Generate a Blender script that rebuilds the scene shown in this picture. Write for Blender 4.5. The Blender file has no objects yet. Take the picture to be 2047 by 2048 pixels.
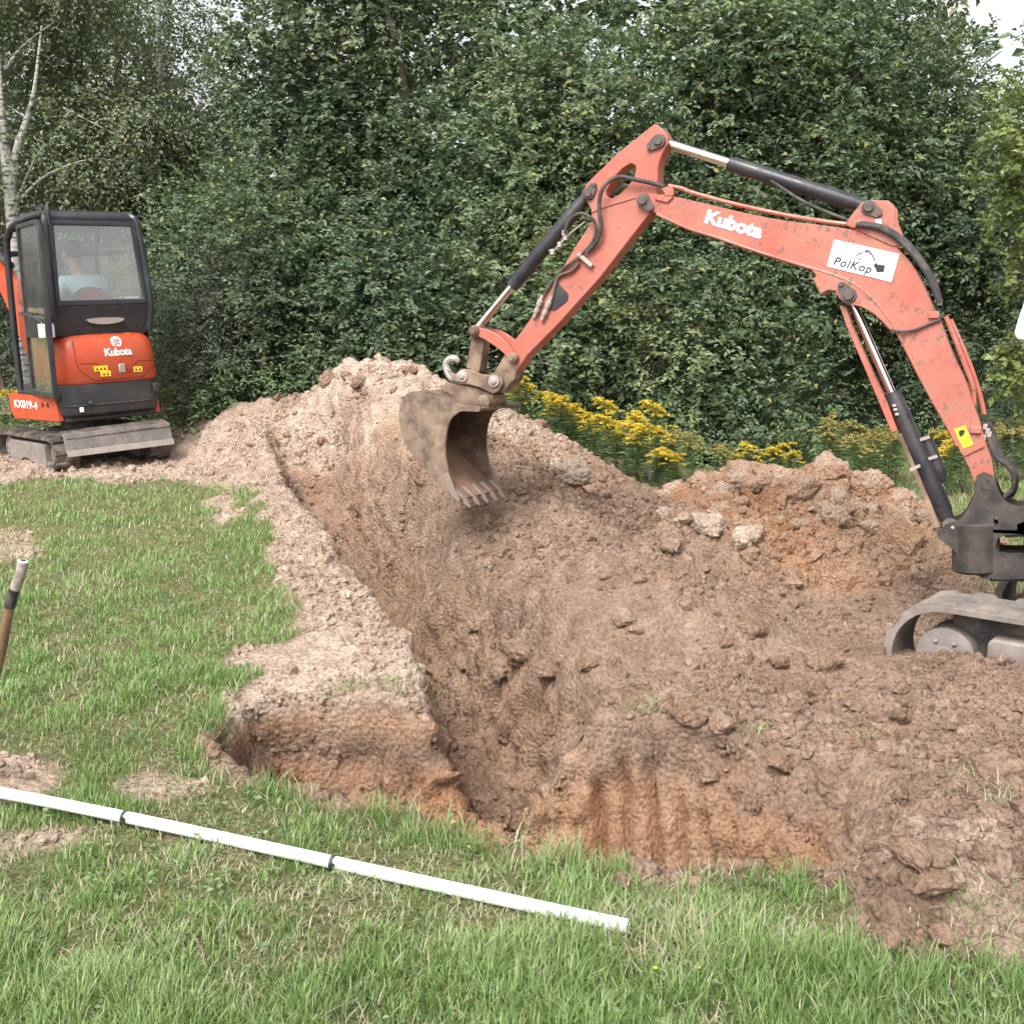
import bpy, bmesh, math, random
import numpy as np
from mathutils import Matrix, Vector
from mathutils.geometry import tessellate_polygon

random.seed(7)
rng = np.random.default_rng(7)
scene = bpy.context.scene
COL = scene.collection
R = math.radians

# ------------------------------------------------------------------ camera
FPX, PITCH, CAMZ = 2216.0, R(10.8), 1.65
cam_data = bpy.data.cameras.new('camera')
cam_data.sensor_fit = 'HORIZONTAL'
cam_data.sensor_width = 36.0
cam_data.lens = 36.0 * FPX / 2047.0
cam_data.clip_start, cam_data.clip_end = 0.05, 500.0
cam = bpy.data.objects.new('camera', cam_data)
cam.location = (0, 0, CAMZ)
cam.rotation_euler = (R(90) - PITCH, 0, 0)
COL.objects.link(cam)
scene.camera = cam

# ------------------------------------------------------------------ sky and sun (bright overcast)
SUN_EL, SUN_AZ = R(52), R(205)      # azimuth clockwise from +Y: behind the camera, a little to the left
world = bpy.data.worlds.new('World')
scene.world = world
world.use_nodes = True
wn, wl = world.node_tree.nodes, world.node_tree.links
wn.clear()
sky = wn.new('ShaderNodeTexSky')
sky.sky_type = 'NISHITA'
sky.sun_disc = False
sky.sun_elevation, sky.sun_rotation = SUN_EL, SUN_AZ
sky.air_density, sky.dust_density, sky.ozone_density = 1.0, 5.0, 1.0
hsv = wn.new('ShaderNodeHueSaturation')
hsv.inputs['Saturation'].default_value = 0.12
bg = wn.new('ShaderNodeBackground')
bg.inputs['Strength'].default_value = 0.15
wo = wn.new('ShaderNodeOutputWorld')
wl.new(sky.outputs[0], hsv.inputs['Color'])
wl.new(hsv.outputs[0], bg.inputs['Color'])
wl.new(bg.outputs[0], wo.inputs['Surface'])
sl = bpy.data.lights.new('sun', 'SUN')
sl.energy, sl.angle, sl.color = 1.5, R(25), (1.0, 0.97, 0.93)
sun = bpy.data.objects.new('sun', sl)
sdir = Vector((math.sin(SUN_AZ) * math.cos(SUN_EL), math.cos(SUN_AZ) * math.cos(SUN_EL), math.sin(SUN_EL)))
sun.rotation_euler = sdir.to_track_quat('Z', 'Y').to_euler()
sun.location = sdir * 40
COL.objects.link(sun)
scene.view_settings.view_transform = 'Standard'
scene.view_settings.look = 'None'
scene.view_settings.gamma = 1.0
scene.view_settings.exposure = 1.0
scene.view_settings.use_curve_mapping = False
cy = scene.cycles
cy.max_bounces, cy.diffuse_bounces, cy.glossy_bounces = 6, 3, 3
cy.transmission_bounces, cy.transparent_max_bounces = 4, 8
cy.caustics_reflective = cy.caustics_refractive = False
cy.use_denoising = True

# ------------------------------------------------------------------ helpers: measured points
_fw = np.array([0, math.cos(PITCH), -math.sin(PITCH)])
_up = np.array([0, math.sin(PITCH), math.cos(PITCH)])
_rt = np.array([1.0, 0, 0])
_C = np.array([0, 0, CAMZ])
def ray(px, py): return _rt * ((px - 1023.5) / FPX) + _up * ((1024 - py) / FPX) + _fw
def on_ground(px, py, z=0.0):
    d = ray(px, py); return _C + d * ((z - CAMZ) / d[2])
def at(px, py, Y):
    d = ray(px, py); return _C + d * (Y / d[1])

# ------------------------------------------------------------------ helpers: noise
def _hash(ix, iy, iz, seed):
    h = (ix.astype(np.int64) * 374761393 + iy.astype(np.int64) * 668265263 + iz.astype(np.int64) * 2147483647 + seed * 974634777) & 0xFFFFFFFF
    h = ((h ^ (h >> 13)) * 1274126177) & 0xFFFFFFFF
    h = ((h ^ (h >> 16)) * 2246822519) & 0xFFFFFFFF
    h = h ^ (h >> 15)
    return (h & 0xFFFFFF) / float(0x1000000)
def vnoise(P, s, seed=0):
    Q = P / s
    i = np.floor(Q).astype(np.int64); f = Q - i
    f = f * f * f * (f * (f * 6 - 15) + 10)
    r = 0
    for dx in (0, 1):
        wx = f[:, 0] if dx else 1 - f[:, 0]
        for dy in (0, 1):
            wy = f[:, 1] if dy else 1 - f[:, 1]
            for dz in (0, 1):
                wz = f[:, 2] if dz else 1 - f[:, 2]
                r = r + wx * wy * wz * _hash(i[:, 0] + dx, i[:, 1] + dy, i[:, 2] + dz, seed)
    return r * 2 - 1
def fbm(P, s, oct=3, seed=0):
    r = 0; a = 1.0
    for k in range(oct):
        r = r + a * vnoise(P, s / 2 ** k, seed + k * 17); a *= 0.5
    return r
def worley(P, s, seed=0):
    Q = P / s
    i = np.floor(Q).astype(np.int64)
    best = np.full(len(P), 9.0); sec = np.full(len(P), 9.0); idv = np.zeros(len(P))
    for dx in (-1, 0, 1):
        for dy in (-1, 0, 1):
            for dz in (-1, 0, 1):
                cx, cyy, cz = i[:, 0] + dx, i[:, 1] + dy, i[:, 2] + dz
                h1 = _hash(cx, cyy, cz, seed); h2 = _hash(cx, cyy, cz, seed + 5); h3 = _hash(cx, cyy, cz, seed + 9)
                d = (cx + h1 - Q[:, 0]) ** 2 + (cyy + h2 - Q[:, 1]) ** 2 + (cz + h3 - Q[:, 2]) ** 2
                m = d < best
                sec = np.where(m, best, np.minimum(sec, d))
                idv = np.where(m, h1, idv)
                best = np.where(m, d, best)
    return np.sqrt(best), np.sqrt(sec), idv
def sstep(a, b, x):
    t = np.clip((x - a) / (b - a), 0, 1); return t * t * (3 - 2 * t)
def sdf(poly, X, Y):
    """signed distance to a polygon, positive inside"""
    P = np.asarray(poly, float)[:, :2]
    n = len(P); d2 = np.full(X.shape, 1e9); ins = np.zeros(X.shape, bool)
    for k in range(n):
        ax, ay = P[k]; bx, by = P[(k + 1) % n]
        ex, ey = bx - ax, by - ay
        t = np.clip(((X - ax) * ex + (Y - ay) * ey) / (ex * ex + ey * ey + 1e-12), 0, 1)
        d2 = np.minimum(d2, (X - ax - t * ex) ** 2 + (Y - ay - t * ey) ** 2)
        c = ((ay > Y) != (by > Y)) & (X < (bx - ax) * (Y - ay) / (by - ay + 1e-12) + ax)
        ins ^= c
    d = np.sqrt(d2)
    return np.where(ins, d, -d)

# ------------------------------------------------------------------ helpers: meshes and objects
def mesh_np(name, V, F, mat=None, smooth=False, attrs=None):
    """V (n,3); F (m,k) with constant k"""
    V = np.asarray(V, np.float32); F = np.asarray(F, np.int32)
    me = bpy.data.meshes.new(name)
    me.vertices.add(len(V)); me.vertices.foreach_set('co', V.ravel())
    k = F.shape[1]
    me.loops.add(F.size); me.loops.foreach_set('vertex_index', F.ravel())
    me.polygons.add(len(F))
    me.polygons.foreach_set('loop_start', np.arange(0, F.size, k, dtype=np.int32))
    me.polygons.foreach_set('loop_total', np.full(len(F), k, np.int32))
    me.polygons.foreach_set('use_smooth', np.full(len(F), smooth, bool))
    me.update(calc_edges=True)
    for an, arr in (attrs or {}).items():
        arr = np.asarray(arr, np.float32)
        if arr.ndim == 1:
            a = me.attributes.new(an, 'FLOAT', 'POINT'); a.data.foreach_set('value', arr)
        else:
            a = me.attributes.new(an, 'FLOAT_COLOR', 'POINT'); a.data.foreach_set('color', arr.ravel())
    if mat: me.materials.append(mat)
    return me
def link(name, me, parent=None):
    o = bpy.data.objects.new(name, me); COL.objects.link(o)
    if parent: o.parent = parent
    return o
def tag(o, label=None, cat=None, group=None, kind=None):
    if label: o['label'] = label
    if cat: o['category'] = cat
    if group: o['group'] = group
    if kind: o['kind'] = kind
    return o
def empty(name, M=None):
    o = bpy.data.objects.new(name, None); COL.objects.link(o)
    o.empty_display_size = 0.2
    if M is not None: o.matrix_world = M
    return o

class MB:
    """collects shapes in a thing's own coordinates and links them as one mesh"""
    def __init__(s): s.v = []; s.f = []
    def add(s, V, F):
        b = len(s.v); s.v += [tuple(map(float, p)) for p in V]; s.f += [[b + i for i in f] for f in F]; return s
    def box(s, c, size, rot=None):
        hx, hy, hz = size[0] / 2, size[1] / 2, size[2] / 2
        V = [Vector((x, y, z)) for x in (-hx, hx) for y in (-hy, hy) for z in (-hz, hz)]
        if rot is not None: V = [rot @ p for p in V]
        V = [p + Vector(c) for p in V]
        return s.add(V, [(0, 1, 3, 2), (4, 6, 7, 5), (0, 4, 5, 1), (2, 3, 7, 6), (0, 2, 6, 4), (1, 5, 7, 3)])
    def bar(s, a, b, w, h, up=(0, 0, 1)):
        a, b = Vector(a), Vector(b); d = (b - a)
        L = d.length; z = d.normalized(); x = Vector(up).cross(z)
        if x.length < 1e-4: x = Vector((1, 0, 0)).cross(z)
        x.normalize(); y = z.cross(x)
        M = Matrix((x, y, z)).transposed()
        return s.box((a + b) / 2, (w, h, L), M)
    def tube(s, pts, r, n=12, cap=True, closed=False):
        pts = [Vector(p) for p in pts]; m = len(pts)
        rr = r if isinstance(r, (list, tuple)) else [r] * m
        V = []; prev = None
        for i, p in enumerate(pts):
            if closed: t = pts[(i + 1) % m] - pts[i - 1]
            else: t = pts[min(i + 1, m - 1)] - pts[max(i - 1, 0)]
            t.normalize()
            if prev is None:
                x = Vector((0, 0, 1)).cross(t)
                if x.length < 0.05: x = Vector((0, 1, 0)).cross(t)
            else: x = prev - t * prev.dot(t)
            x.normalize(); prev = x; y = t.cross(x)
            for k in range(n):
                a = 2 * math.pi * k / n
                V.append(p + (x * math.cos(a) + y * math.sin(a)) * rr[i])
        F = []
        for i in range(m if closed else m - 1):
            j = (i + 1) % m
            for k in range(n):
                F.append((i * n + k, i * n + (k + 1) % n, j * n + (k + 1) % n, j * n + k))
        if cap and not closed:
            F.append(tuple(range(n - 1, -1, -1))); F.append(tuple((m - 1) * n + k for k in range(n)))
        return s.add(V, F)
    def lathe(s, a, b, prof, n=20):
        """prof: list of (t along a->b in metres, radius)"""
        a, b = Vector(a), Vector(b); z = (b - a).normalized()
        x = Vector((0, 0, 1)).cross(z)
        if x.length < 0.05: x = Vector((0, 1, 0)).cross(z)
        x.normalize(); y = z.cross(x); V = []; F = []
        for t, r in prof:
            for k in range(n):
                an = 2 * math.pi * k / n
                V.append(a + z * t + (x * math.cos(an) + y * math.sin(an)) * r)
        for i in range(len(prof) - 1):
            for k in range(n):
                F.append((i * n + k, i * n + (k + 1) % n, (i + 1) * n + (k + 1) % n, (i + 1) * n + k))
        F.append(tuple(range(n - 1, -1, -1))); F.append(tuple((len(prof) - 1) * n + k for k in range(n)))
        return s.add(V, F)
    def plate(s, pts, y0, y1, holes=(), fn=None):
        """polygon in (x,z) extruded along y from y0 to y1"""
        fn = fn or (lambda a, y, b: (a, y, b))
        loops = [list(pts)] + [list(h) for h in holes]
        flat = [p for l in loops for p in l]; n = len(flat)
        tri = tessellate_polygon([[Vector((p[0], p[1], 0)) for p in l] for l in loops])
        V = [fn(p[0], y0, p[1]) for p in flat] + [fn(p[0], y1, p[1]) for p in flat]
        F = []
        for t in tri:
            ar = (flat[t[1]][0] - flat[t[0]][0]) * (flat[t[2]][1] - flat[t[0]][1]) - (flat[t[2]][0] - flat[t[0]][0]) * (flat[t[1]][1] - flat[t[0]][1])
            t = t if ar > 0 else (t[0], t[2], t[1])
            F.append(tuple(t)); F.append(tuple(n + i for i in reversed(t)))
        b = 0
        for l in loops:
            m = len(l)
            for i in range(m):
                j = (i + 1) % m
                F.append((b + i, b + j, n + b + j, n + b + i))
            b += m
        return s.add(V, F)
    def loft(s, rings, cap=True):
        n = len(rings[0]); V = [p for r in rings for p in r]; F = []
        for i in range(len(rings) - 1):
            for k in range(n):
                F.append((i * n + k, i * n + (k + 1) % n, (i + 1) * n + (k + 1) % n, (i + 1) * n + k))
        if cap:
            F.append(tuple(range(n - 1, -1, -1))); F.append(tuple((len(rings) - 1) * n + k for k in range(n)))
        return s.add(V, F)
    def build(s, name, mat, parent=None, bevel=0.0, smooth=35, seg=2):
        me = bpy.data.meshes.new(name)
        me.from_pydata(s.v, [], s.f); me.update()
        bm = bmesh.new(); bm.from_mesh(me); bmesh.ops.recalc_face_normals(bm, faces=bm.faces[:]); bm.to_mesh(me); bm.free()
        me.materials.append(mat)
        if smooth:
            for p in me.polygons: p.use_smooth = True
            me.set_sharp_from_angle(angle=R(smooth))
        o = link(name, me, parent)
        if bevel:
            md = o.modifiers.new('bevel', 'BEVEL'); md.width = bevel; md.segments = seg
            md.limit_method = 'ANGLE'; md.angle_limit = R(40); md.harden_normals = False
        return o
def spline(pts, n=8):
    """Catmull-Rom through the points"""
    P = [Vector(p) for p in pts]; P = [P[0] * 2 - P[1]] + P + [P[-1] * 2 - P[-2]]; out = []
    for i in range(1, len(P) - 2):
        for k in range(n):
            t = k / n
            out.append(0.5 * ((2 * P[i]) + (P[i + 1] - P[i - 1]) * t + (2 * P[i - 1] - 5 * P[i] + 4 * P[i + 1] - P[i + 2]) * t * t + (3 * P[i] - P[i - 1] - 3 * P[i + 1] + P[i + 2]) * t ** 3))
    out.append(P[-2]); return out
def text_mesh(body, size, bold=0.0, shear=0.0, extrude=0.0015, spacing=1.0):
    cu = bpy.data.curves.new('lettering', 'FONT'); cu.body = body; cu.size = size
    cu.offset = bold; cu.shear = shear; cu.extrude = extrude; cu.space_character = spacing
    cu.align_x = 'CENTER'; cu.align_y = 'CENTER'
    o = bpy.data.objects.new('lettering', cu); COL.objects.link(o)
    dg = bpy.context.evaluated_depsgraph_get()
    me = bpy.data.meshes.new_from_object(o.evaluated_get(dg))
    bpy.data.objects.remove(o); bpy.data.curves.remove(cu)
    return me
def place_text(name, body, size, mat, parent, M, **kw):
    me = text_mesh(body, size, **kw); me.transform(M); me.materials.clear(); me.materials.append(mat)
    return link(name, me, parent)

# ------------------------------------------------------------------ materials
def nodes(name):
    m = bpy.data.materials.new(name); m.use_nodes = True
    nt = m.node_tree; b = nt.nodes['Principled BSDF']; return m, nt, b
def ramp(nt, fac, stops):
    r = nt.nodes.new('ShaderNodeValToRGB'); e = r.color_ramp.elements
    while len(e) < len(stops): e.new(0.5)
    for i, (p, c) in enumerate(stops):
        e[i].position = p; e[i].color = (*c, 1) if len(c) == 3 else c
    nt.links.new(fac, r.inputs[0]); return r.outputs[0]
def noise(nt, scale, detail=3, rough=0.55, coord='Object', vec=None):
    n = nt.nodes.new('ShaderNodeTexNoise'); n.inputs['Scale'].default_value = scale
    n.inputs['Detail'].default_value = detail; n.inputs['Roughness'].default_value = rough
    if vec is None:
        tc = nt.nodes.new('ShaderNodeTexCoord'); vec = tc.outputs[coord]
    nt.links.new(vec, n.inputs['Vector']); return n.outputs[0]
def mixc(nt, fac, a, b, mode='MIX'):
    n = nt.nodes.new('ShaderNodeMix'); n.data_type = 'RGBA'; n.blend_type = mode
    for sock, val in ((n.inputs[0], fac), (n.inputs[6], a), (n.inputs[7], b)):
        if hasattr(val, 'links') or isinstance(val, bpy.types.NodeSocket): nt.links.new(val, sock)
        elif isinstance(val, (int, float)): sock.default_value = val
        else: sock.default_value = (*val, 1)
    return n.outputs[2]
def bump(nt, b, h, strength, dist):
    n = nt.nodes.new('ShaderNodeBump'); n.inputs['Strength'].default_value = strength; n.inputs['Distance'].default_value = dist
    nt.links.new(h, n.inputs['Height']); nt.links.new(n.outputs[0], b.inputs['Normal'])
def painted(name, col, dirt, rough=0.4, amount=0.5, scale=6.0, spots=0.0, metallic=0.0, spec=0.5, fade=None):
    """paint (or metal) with dust film, mud specks and wear"""
    m, nt, b = nodes(name)
    c = col
    if fade: c = mixc(nt, ramp(nt, noise(nt, 2.2, 4), [(0.35, (0, 0, 0)), (0.7, (1, 1, 1))]), col, fade)
    film = ramp(nt, noise(nt, scale, 5, 0.65), [(0.42, (0, 0, 0)), (0.75, (amount,) * 3)])
    c = mixc(nt, film, c, dirt)
    if spots:
        sp = ramp(nt, noise(nt, 34.0, 3, 0.7), [(0.575, (0, 0, 0)), (0.62, (1, 1, 1))])
        sp2 = ramp(nt, noise(nt, 4.0, 2), [(0.40, (0, 0, 0)), (0.58, (spots,) * 3)])
        mm = nt.nodes.new('ShaderNodeMath'); mm.operation = 'MULTIPLY'
        nt.links.new(sp, mm.inputs[0]); nt.links.new(sp2, mm.inputs[1])
        c = mixc(nt, mm.outputs[0], c, tuple(x * 0.55 for x in dirt))
    if isinstance(c, bpy.types.NodeSocket): nt.links.new(c, b.inputs['Base Color'])
    else: b.inputs['Base Color'].default_value = (*c, 1)
    rr = ramp(nt, noise(nt, scale * 1.7, 4), [(0.3, (rough * 0.8,) * 3), (0.75, (min(1, rough * 1.7),) * 3)])
    nt.links.new(rr, b.inputs['Roughness'])
    b.inputs['Metallic'].default_value = metallic
    b.inputs['Specular IOR Level'].default_value = spec
    bump(nt, b, noise(nt, scale * 9, 4, 0.6), 0.12, 0.004)
    return m
def plain(name, col, rough=0.5, metallic=0.0):
    m, nt, b = nodes(name)
    c = mixc(nt, ramp(nt, noise(nt, 18, 3), [(0.3, (0, 0, 0)), (0.8, (1, 1, 1))]), col, tuple(x * 0.8 for x in col))
    nt.links.new(c, b.inputs['Base Color']); b.inputs['Roughness'].default_value = rough; b.inputs['Metallic'].default_value = metallic
    return m
MUD = (0.36, 0.25, 0.18)
M = {}
M['orange_old'] = painted('faded_orange_paint', (0.42, 0.095, 0.062), (0.33, 0.185, 0.135), 0.42, 0.65, 5, 0.95, fade=(0.43, 0.15, 0.112))
M['orange_new'] = painted('orange_paint', (0.50, 0.066, 0.022), (0.36, 0.17, 0.11), 0.35, 0.35, 5, 0.25)
M['cyl_black'] = painted('black_cylinder_paint', (0.022, 0.023, 0.03), (0.16, 0.13, 0.11), 0.32, 0.35, 7, 0.4)
M['bracket'] = painted('dirty_black_casting', (0.03, 0.027, 0.025), (0.15, 0.115, 0.09), 0.55, 0.7, 8, 0.5)
M['chrome'] = plain('chrome_rod', (0.85, 0.85, 0.86), 0.14, 1.0)
M['hose'] = painted('hydraulic_hose', (0.035, 0.033, 0.033), (0.2, 0.16, 0.13), 0.6, 0.6, 12)
M['steel'] = painted('worn_steel', (0.42, 0.38, 0.35), MUD, 0.45, 0.7, 10, 0.4, metallic=0.4)
M['pin'] = painted('dark_pin_steel', (0.075, 0.065, 0.06), (0.22, 0.15, 0.11), 0.5, 0.6, 14)
M['mud_steel'] = painted('muddy_steel', (0.13, 0.085, 0.06), (0.42, 0.30, 0.21), 0.6, 0.95, 6, 0.6, metallic=0.15)
M['bucket'] = painted('muddy_bucket_steel', (0.115, 0.082, 0.064), (0.37, 0.262, 0.19), 0.45, 1.0, 9, 0.8, metallic=0.25)
M['bucket_in'] = painted('bucket_inside_clay', (0.17, 0.09, 0.055), (0.34, 0.21, 0.135), 0.6, 0.9, 6, 0.3)
M['teeth'] = painted('polished_tooth_steel', (0.27, 0.225, 0.19), (0.3, 0.21, 0.15), 0.4, 1.0, 22, metallic=0.4)
M['rubber'] = painted('muddy_rubber', (0.04, 0.036, 0.033), (0.28, 0.21, 0.165), 0.8, 1.0, 5, 0.3)
M['rubber_dusty'] = painted('dusty_rubber', (0.15, 0.13, 0.115), (0.36, 0.30, 0.26), 0.8, 1.0, 4, 0.4)
M['track_frame'] = painted('muddy_track_frame', (0.19, 0.16, 0.145), (0.33, 0.28, 0.25), 0.7, 0.9, 7, 0.6)
M['blade'] = painted('dusty_grey_blade', (0.15, 0.135, 0.125), (0.30, 0.25, 0.215), 0.6, 0.9, 8, 0.5)
M['frame_dark'] = painted('grey_frame', (0.05, 0.047, 0.047), (0.3, 0.24, 0.19), 0.6, 0.8, 8)
M['cab_black'] = painted('cab_black_paint', (0.022, 0.022, 0.028), (0.12, 0.11, 0.105), 0.28, 0.25, 5)
M['cast_grey'] = painted('dark_grey_counterweight', (0.032, 0.033, 0.04), (0.13, 0.11, 0.095), 0.42, 0.5, 4, 0.2)
M['white'] = painted('white_plastic', (0.78, 0.78, 0.77), (0.5, 0.45, 0.4), 0.35, 0.15, 8)
M['white_pvc'] = painted('white_pvc', (0.8, 0.8, 0.79), (0.6, 0.55, 0.5), 0.3, 0.25, 14)
M['decal_white'] = plain('white_lettering', (0.85, 0.85, 0.85), 0.4)
M['decal_black'] = plain('black_print', (0.02, 0.02, 0.02), 0.5)
M['decal_grey'] = plain('grey_print', (0.35, 0.35, 0.35), 0.5)
M['yellow'] = painted('yellow_label', (0.82, 0.58, 0.03), (0.5, 0.36, 0.15), 0.4, 0.2, 9)
M['post'] = plain('grey_blue_post', (0.42, 0.49, 0.55), 0.5)
M['wire'] = plain('fence_wire', (0.12, 0.11, 0.10), 0.5, 0.6)
M['tool'] = painted('worn_brown_handle', (0.16, 0.095, 0.05), (0.3, 0.21, 0.14), 0.5, 0.6, 12)
M['tool_tip'] = painted('worn_handle_end', (0.36, 0.32, 0.28), (0.10, 0.075, 0.06), 0.5, 1.0, 40)
M['tape'] = painted('black_tape', (0.02, 0.02, 0.022), (0.25, 0.22, 0.2), 0.5, 0.5, 30)
M['shirt'] = plain('pale_shirt', (0.55, 0.68, 0.76), 0.85)
M['skin'] = plain('skin', (0.50, 0.31, 0.23), 0.55)
M['hair'] = plain('dark_hair', (0.03, 0.024, 0.02), 0.7)
M['trousers'] = plain('dark_trousers', (0.045, 0.05, 0.065), 0.85)
M['seat_red'] = plain('red_seat_fabric', (0.30, 0.035, 0.04), 0.85)
M['seat_black'] = plain('black_seat_vinyl', (0.03, 0.03, 0.033), 0.6)
def glass_mat(name, tint, gloss):
    m = bpy.data.materials.new(name); m.use_nodes = True; nt = m.node_tree; nt.nodes.clear()
    o = nt.nodes.new('ShaderNodeOutputMaterial'); mx = nt.nodes.new('ShaderNodeMixShader')
    t = nt.nodes.new('ShaderNodeBsdfTransparent'); t.inputs[0].default_value = (*tint, 1)
    g = nt.nodes.new('ShaderNodeBsdfGlossy'); g.inputs['Roughness'].default_value = 0.03
    lw = nt.nodes.new('ShaderNodeLayerWeight'); lw.inputs['Blend'].default_value = 0.5
    pw = nt.nodes.new('ShaderNodeMath'); pw.operation = 'POWER'; pw.inputs[1].default_value = 4.0
    ma = nt.nodes.new('ShaderNodeMath'); ma.operation = 'MULTIPLY_ADD'; ma.inputs[1].default_value = 0.7; ma.inputs[2].default_value = gloss
    nt.links.new(lw.outputs['Facing'], pw.inputs[0]); nt.links.new(pw.outputs[0], ma.inputs[0])
    nt.links.new(ma.outputs[0], mx.inputs[0]); nt.links.new(t.outputs[0], mx.inputs[1]); nt.links.new(g.outputs[0], mx.inputs[2])
    d = nt.nodes.new('ShaderNodeBsdfDiffuse'); d.inputs[0].default_value = (0.5, 0.47, 0.42, 1)
    mx2 = nt.nodes.new('ShaderNodeMixShader')
    dust = ramp(nt, noise(nt, 5.0, 4, 0.6), [(0.35, (0.02,) * 3), (0.8, (0.08,) * 3)])
    nt.links.new(dust, mx2.inputs[0]); nt.links.new(mx.outputs[0], mx2.inputs[1]); nt.links.new(d.outputs[0], mx2.inputs[2])
    nt.links.new(mx2.outputs[0], o.inputs['Surface']); return m
M['glass'] = glass_mat('cab_glass', (0.95, 0.98, 0.97), 0.19)
# ================================================================== TERRAIN
def gp(pts, z=0.0): return np.array([on_ground(x, y, z)[:2] for x, y in pts])
PIT = gp([(400, 1500), (480, 1545), (600, 1580), (720, 1615), (850, 1640), (1000, 1690), (1200, 1738), (1420, 1765), (1600, 1755), (1720, 1720),
          (1850, 1640), (1800, 1560), (1700, 1510), (1500, 1470), (1300, 1440), (1100, 1420), (960, 1395), (860, 1400), (760, 1390), (560, 1392), (455, 1420)])
TR_LEFT = np.array([on_ground(*p)[:2] for p in ((890, 1410, -.02), (868, 1330, 0.02), (808, 1240, .03), (745, 1170, .04), (690, 1110, .06), (640, 1040, .1), (585, 975, .13), (540, 925, .15), (515, 895, .15))])
TR = TR_LEFT + np.array([0.27, 0.03])
def polydist(P, X, Y):
    """distance to a polyline and the parameter (index) of the nearest point"""
    best = np.full(X.shape, 1e9); par = np.zeros(X.shape)
    for k in range(len(P) - 1):
        ax, ay = P[k]; ex, ey = P[k + 1] - P[k]
        t = np.clip(((X - ax) * ex + (Y - ay) * ey) / (ex * ex + ey * ey), 0, 1)
        d = np.hypot(X - ax - t * ex, Y - ay - t * ey)
        m = d < best; best = np.where(m, d, best); par = np.where(m, k + t, par)
    return best, par
CREST = np.array([(-3.5, 11.6, 0.16, .9), (-3.0, 11.3, 0.27, 1.0), (-2.3, 11.1, 0.52, 1.2), (-1.7, 10.7, .82, 1.35), (-.9, 10.2, .85, 1.5), (-.40, 9.4, .68, 1.5), (-.05, 8.8, .56, 1.45),
                  (0.30, 8.1, .40, 1.3), (.62, 7.55, .25, 1.1), (.90, 7.2, .12, .9)])
def heap_height(X, Y):
    d, t = polydist(CREST[:, :2], X, Y)
    k = np.clip(t.astype(int), 0, len(CREST) - 2); f = t - k
    h = CREST[k, 2] * (1 - f) + CREST[k + 1, 2] * f; w = CREST[k, 3] * (1 - f) + CREST[k + 1, 3] * f
    q = np.clip(1 - d / w, 0, 1)
    return h * (q * 0.55 + 0.45 * q * q * (3 - 2 * q))
def clay_height(X, Y):
    r = 0
    for cx, cyy, rx, ry, h in ((1.76, 8.15, .72, 1.3, .34), (2.32, 7.85, .75, 1.25, .34), (2.72, 7.2, .8, .9, .16), (1.95, 7.2, 1.15, 1.1, .20)):
        q = np.clip(1 - np.sqrt(((X - cx) / rx) ** 2 + ((Y - cyy) / ry) ** 2), 0, 1)
        r = np.maximum(r, h * (0.6 * q + 0.4 * q * q * (3 - 2 * q))) + 0.25 * np.minimum(r, h * q)
    return r
def base_height(X, Y):
    left = sstep(2.0, -1.0, X)
    z = 0.155 * sstep(4.8, 9.8, Y) * (0.15 + 0.85 * left)
    z = z - 0.10 * sstep(9.0, 13.0, Y) * (1 - left)
    return z
def bumpat(X, Y, cx, cyy, rx, ry, h):
    return h * np.exp(-((X - cx) / rx) ** 2 - ((Y - cyy) / ry) ** 2)
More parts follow.
